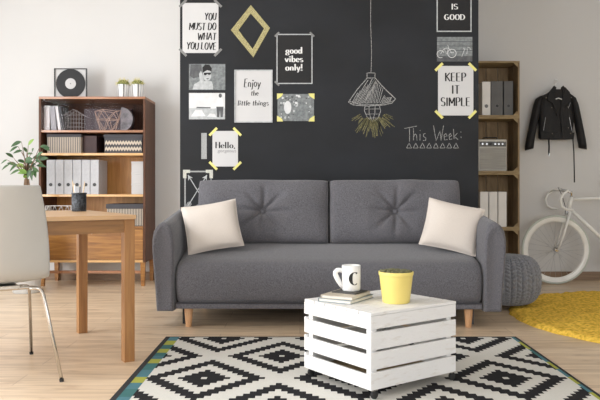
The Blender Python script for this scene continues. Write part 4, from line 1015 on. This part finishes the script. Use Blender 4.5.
# ------------------------------------------------------------------ leather jacket on a hanger
JY = 6.80
def J(px, py, dy=0): return (wx(px, JY+dy), JY+dy, wz(py, JY+dy))
ho = thing('wall_hook', 'small white hook on the wall above the black jacket', 'hook', J(555.6, 82, .1))
MB().lathe([(.001, 0), (.014, 0), (.014, .006), (.001, .008)], 18).build('plate', 'white', ho, loc=(0, 0, 0), rot=(R(90), 0, 0)); MB().tube([(0, -.006, 0), (0, -.035, -.004), (0, -.05, .012)], .004, 8).build('prong', 'white', ho)
hgr = thing('coat_hanger', 'white coat hanger carrying the black leather jacket', 'hanger', J(555.6, 93))
hz = [(0, -.0, .01), (0, 0, .075), (.012, 0, .095), (.030, 0, .110), (.026, 0, .130), (.006, 0, .136), (-.008, 0, .126)]
MB().tube([(x-.006, -.0, z) for x, y, z in hz], .0035, 8).build('hook', 'white', hgr, smooth=True)
MB().tube([(-.18, 0, -.055), (-.10, 0, -.012), (0, 0, .015), (.10, 0, -.012), (.18, 0, -.055)], [.007, .010, .012, .010, .007], 10).build('shoulder_bar', 'white', hgr, smooth=True)
MB().tube([(-.18, 0, -.055), (.18, 0, -.055)], .004, 6).build('lower_bar', 'white', hgr, smooth=True)
jk = thing('leather_jacket', 'black leather biker jacket hanging on the wall right of the crates', 'jacket', J(556, 115))
jx, jy, jz = jk.location
def JL(px, py, y=0.0): return (wx(px, JY) - jx, y, wz(py, JY) - jz)
# torso body: rings of half-width / centre by height
mb = MB(); rows = []; nn = 28
for py, xl, xr, dp in [(91, 550.5, 561.5, .030), (93.5, 546, 566, .040), (96, 541, 571, .046), (99.5, 539, 573.2, .052), (106, 538.5, 573.5, .056), (112, 538.5, 573.2, .060), (120, 538.6, 573.5, .06), (128, 539, 572.5, .055), (133, 538.4, 572, .055), (138, 538.5, 571, .052), (139.5, 540, 570, .045)]:
    row = []
    for j in range(nn):
        a = 2*math.pi*j/nn; ca, sa = math.cos(a), math.sin(a)
        x = (xl+xr)/2 + (xr-xl)/2*math.copysign(abs(ca)**.7, ca); p = JL(x, py)
        row.append((p[0], dp*math.copysign(abs(sa)**.8, sa) + .006*mnoise.noise(Vector((p[0]*18, p[2]*10, 2))), p[2]))
    rows.append(row[::-1] if False else row)
mb.loft(rows[::-1]); mb.build('jacket_body', 'leather', jk, smooth=True)
def sleeve(pts):
    mb = MB(); rows = []; nn = 16
    for (px, py, r, dp) in pts:
        c = JL(px, py)
        rows.append([(c[0] + r*math.cos(2*math.pi*j/nn), -.005 + dp*math.sin(2*math.pi*j/nn) + .005*mnoise.noise(Vector((c[2]*30, j*.9, px))), c[2] + .25*r*math.cos(2*math.pi*j/nn)*(1 if px > 556 else -1)*-1) for j in range(nn)])
    mb.loft(rows[::-1]); return mb
sleeve([(542, 95.5, .018, .03), (539, 98, .034, .045), (537.4, 104, .040, .052), (535.8, 112, .041, .050), (533.9, 121, .041, .048), (532, 130, .042, .046), (530.4, 138, .043, .044), (529.3, 145, .044, .042), (529, 149.5, .042, .038)]).build('sleeve', 'leather', jk, smooth=True)
sleeve([(569, 95, .018, .03), (572, 97.5, .034, .045), (574, 104, .039, .052), (575.8, 112, .040, .050), (577.6, 121, .040, .048), (579.4, 130, .041, .046), (580.9, 138, .042, .044), (582, 144, .042, .042), (582.4, 148.5, .040, .038)]).build('sleeve', 'leather', jk, smooth=True)
# neck opening, collar, lapels, front panels
MB().poly([JL(x, y, -.058) for x, y in [(551,90),(561.5,90),(560,102),(557,112),(552.5,104)]]).build('lining', 'lining', jk)
def flap(pts, y0, y1, name, m_='leather', bv=.003):
    P_ = [JL(a, b) for a, b in pts]; P_ = [(p[0], p[2]) for p in P_]
    ar_ = sum(P_[i][0]*P_[(i+1) % len(P_)][1] - P_[(i+1) % len(P_)][0]*P_[i][1] for i in range(len(P_)))
    return MB().prism(P_ if ar_ < 0 else P_[::-1], y0, y1).build(name, m_, jk, bevel=bv)
flap([(550.5,88),(546.5,93),(544.5,101),(550,104),(554.5,117),(553,100)], -.074, -.060, 'lapel')
flap([(562.5,88),(567,93),(568.5,102),(562.5,106.5),(557,119),(559,102)], -.074, -.060, 'lapel')
flap([(549.5,90),(552,86.5),(554,88.5),(553,92),(551,97),(549.5,96)], -.068, -.040, 'collar'); flap([(563.5,90),(561,86.5),(559,88.5),(560,92),(562,97),(563.5,96)], -.068, -.040, 'collar')
MB().tube([JL(551.5, 100.5, -.0635), JL(556, 99, -.066), JL(560.5, 100.5, -.0635)], .006, 8).build('hang_loop', 'white', jk, smooth=True)
flap([(557.2,112),(566,106),(568.5,112),(569.5,138.5),(560.5,139.8),(559,130)], -.0685, -.0595, 'front_panel')
flap([(537.9,132.5),(572.2,133),(571.3,139.8),(539.2,139.8)], -.064, -.056, 'waistband')
flap([(540,97.5),(547,93),(548.5,95),(541,100)], -.058, -.048, 'epaulette'); flap([(572,97),(565.5,92.5),(564,94.5),(571,99.5)], -.058, -.048, 'epaulette')
def zip_(a, b, nm='zip'): MB().tube([JL(a[0], a[1], -.0725), JL(b[0], b[1], -.0725)], .0018, 6).build(nm, 'steel', jk)
zip_((543, 118), (541, 131), 'pocket_zip'); zip_((565.5, 109), (567.5, 103.5), 'pocket_zip'); zip_((566.5, 118), (569, 131), 'pocket_zip')
for px, py in ((543.5, 98.8), (568.5, 98.5), (549, 108.5), (565, 107.8), (565.5, 128.5), (549.5, 134), (567.5, 134)): MB().sphere(JL(px, py, -.0745), .005, 10, 6).build('stud', 'chrome', jk)
MB().tube([JL(546.5, 138, -.06), JL(546.7, 147, -.064), JL(546.5, 155, -.062)], .008, 6).build('belt_end', 'leather', jk)
MB().tube([JL(570.5, 138, -.055), JL(571.5, 152, -.058), JL(572, 170, -.056), JL(572.2, 182.5, -.055)], .006, 6).build('belt_end', 'leather', jk)
MB().tube([JL(546.7, 153.5, -.074), JL(546.7, 156.5, -.074)], .006, 6).build('buckle', 'steel', jk)

# ------------------------------------------------------------------ bicycle
BY = 6.60
def K(px, py, dy=0): return (wx(px, BY), dy, wz(py, BY))
bk = thing('bicycle', 'white fixed gear bicycle with drop bars leaning near the wall', 'bicycle', (0, BY, 0))
RW = .331; hx_ = wx(555.8, BY); hub = Vector((hx_, 0, RW))
rear = Vector((hx_ + 1.03, 0, RW)); bb_ = Vector((hx_ + .60, 0, .27)); ht = Vector(K(571.3, 197)); hb = Vector(K(568.3, 211)); seatT = Vector((hx_ + .40 + .03, 0, ht.z - .0)); seatT = Vector((hx_ + .65, 0, ht.z - .005)); bb_.x = hx_ + .62
bk.location = (0, BY, 0)
mb = MB(); mb.tube([ht, hb], .019, 14); mb.tube([ht - Vector((-.01, 0, .02)), seatT], .014, 12); mb.tube([hb + Vector((.005, 0, .03)), bb_], .018, 12); mb.tube([seatT + Vector((0, 0, .03)), bb_], .015, 12)
for s in (-1, 1): mb.tube([seatT + Vector((0, s*.02, -.02)), rear + Vector((0, s*.055, 0))], .008, 8); mb.tube([bb_ + Vector((0, s*.03, 0)), rear + Vector((0, s*.055, 0))], .009, 8)
mb.tube([bb_ - Vector((0, .035, 0)), bb_ + Vector((0, .035, 0))], .022, 14); mb.build('frame', 'bikewhite', bk, smooth=True)
mb = MB(); mb.tube([hb + Vector((-.002, -.045, -.015)), hb + Vector((-.002, .045, -.015))], .014, 10)
for s in (-1, 1):
    a = hb + Vector((-.003, s*.045, -.015)); e = hub + Vector((0, s*.052, 0)); mb.tube([a, a.lerp(e, .6) + Vector((.010, 0, 0)), e], [.013, .011, .008], 10)
mb.build('fork', 'bikewhite', bk, smooth=True)
def wheel(c, name):
    w = thing('x', '', ''); COL.objects.unlink(w); bpy.data.objects.remove(w)
    mb = MB(); nn = 72; prof_ = [(RW-.020, -.011), (RW-.022, -.011), (RW-.050, -.008), (RW-.066, -.002), (RW-.066, .002), (RW-.050, .008), (RW-.022, .011), (RW-.020, .011)]
    rings = [[(c.x + r*math.cos(2*math.pi*j/nn), c.y + y, c.z + r*math.sin(2*math.pi*j/nn)) for r, y in prof_] for j in range(nn)]
    mb.loft(rings + [rings[0]], cap=False); o = mb.build(name, 'bikewhite', bk, smooth=True)
    mb = MB(); rings = [[(c.x + (RW-.012+.0118*math.cos(2*math.pi*i/10))*math.cos(2*math.pi*j/nn), c.y + .0118*math.sin(2*math.pi*i/10), c.z + (RW-.012+.0118*math.cos(2*math.pi*i/10))*math.sin(2*math.pi*j/nn)) for i in range(10)] for j in range(nn)]
    mb.loft(rings + [rings[0]], cap=False); mb.build('tyre', 'tyre', o, smooth=True)
    mb = MB()
    for i in range(28):
        s = 1 if i % 2 else -1; a = 2*math.pi*i/28; a2 = a + (.9 if (i//2) % 2 else -.9)
        mb.tube([(c.x + .018*math.cos(a2), c.y + s*.028, c.z + .018*math.sin(a2)), (c.x + (RW-.064)*math.cos(a), c.y, c.z + (RW-.064)*math.sin(a))], .0012, 4)
    mb.build('spokes', 'steel', o)
    MB().tube([c + Vector((0, -.055, 0)), c + Vector((0, -.03, 0)), c + Vector((0, -.0299, 0)), c + Vector((0, .0299, 0)), c + Vector((0, .03, 0)), c + Vector((0, .055, 0))], [.007, .007, .02, .02, .007, .007], 14).build('hub', 'chrome', o, smooth=False)
wheel(hub, 'front_wheel'); wheel(rear, 'rear_wheel')
st_ = ht + Vector((.002, 0, .045)); cl_ = Vector(K(560.5, 190.3))
MB().tube([ht, st_, cl_], .012, 10).build('stem', 'chrome', bk, smooth=True)
for s in (-1, 1):
    pr = [cl_, cl_ + Vector((0, s*.17, 0)), Vector((cl_.x+.0, s*.19, cl_.z - .003)), Vector((wx(548, 6.79), s*.195, wz(194, BY))), Vector((wx(545.5, 6.79), s*.195, wz(200, BY))), Vector((wx(547, 6.79), s*.195, wz(206, BY))), Vector((wx(552, 6.79), s*.195, wz(209, BY))), Vector((wx(558, 6.79), s*.195, wz(209.5, BY)))]
    MB().tube(pr, .0115, 10).build('drop_bar', 'bikewhite', bk, smooth=True)
MB().box(hb.x-.03, hb.x+.012, -.02, .02, hb.z-.032, hb.z+.004).build('front_brake', 'steel', bk, bevel=.004)
MB().tube([cl_ + Vector((0, -.06, .01)), cl_ + Vector((-.05, -.07, .03)), cl_ + Vector((.0, -.04, -.05)), hb + Vector((-.02, 0, .01))], .0025, 6).build('brake_cable', 'rubber', bk, smooth=True)
sp = seatT + Vector((-.02, 0, .14)); MB().tube([seatT, sp], .012, 10).build('seat_post', 'chrome', bk)
MB().loft([[(sp.x-.13, -.018, sp.z), (sp.x-.13, .018, sp.z), (sp.x-.13, .012, sp.z+.03), (sp.x-.13, -.012, sp.z+.03)], [(sp.x+.02, -.03, sp.z), (sp.x+.02, .03, sp.z), (sp.x+.02, .022, sp.z+.04), (sp.x+.02, -.022, sp.z+.04)], [(sp.x+.13, -.07, sp.z), (sp.x+.13, .07, sp.z), (sp.x+.13, .05, sp.z+.045), (sp.x+.13, -.05, sp.z+.045)]]).build('saddle', 'black', bk, bevel=.01, seg=3)
MB().tube([bb_ + Vector((0, -.07, 0)), bb_ + Vector((0, .07, 0))], .012, 10).build('crank_axle', 'steel', bk)
MB().lathe([(.03, -.002), (.095, -.002), (.095, .002), (.03, .002), (.03, -.002)], 40).build('chainring', 'steel', bk, loc=tuple(bb_ + Vector((0, -.045, 0))), rot=(R(90), 0, 0))
for s in (-1, 1):
    MB().tube([bb_ + Vector((0, s*.06, 0)), bb_ + Vector((s*.16, s*.065, -.03))], .008, 8).build('crank', 'steel', bk); e = bb_ + Vector((s*.16, s*.065, -.03)); MB().box(e.x-.03, e.x+.03, e.y, e.y+s*.08, e.z-.008, e.z+.008).build('pedal', 'black', bk)
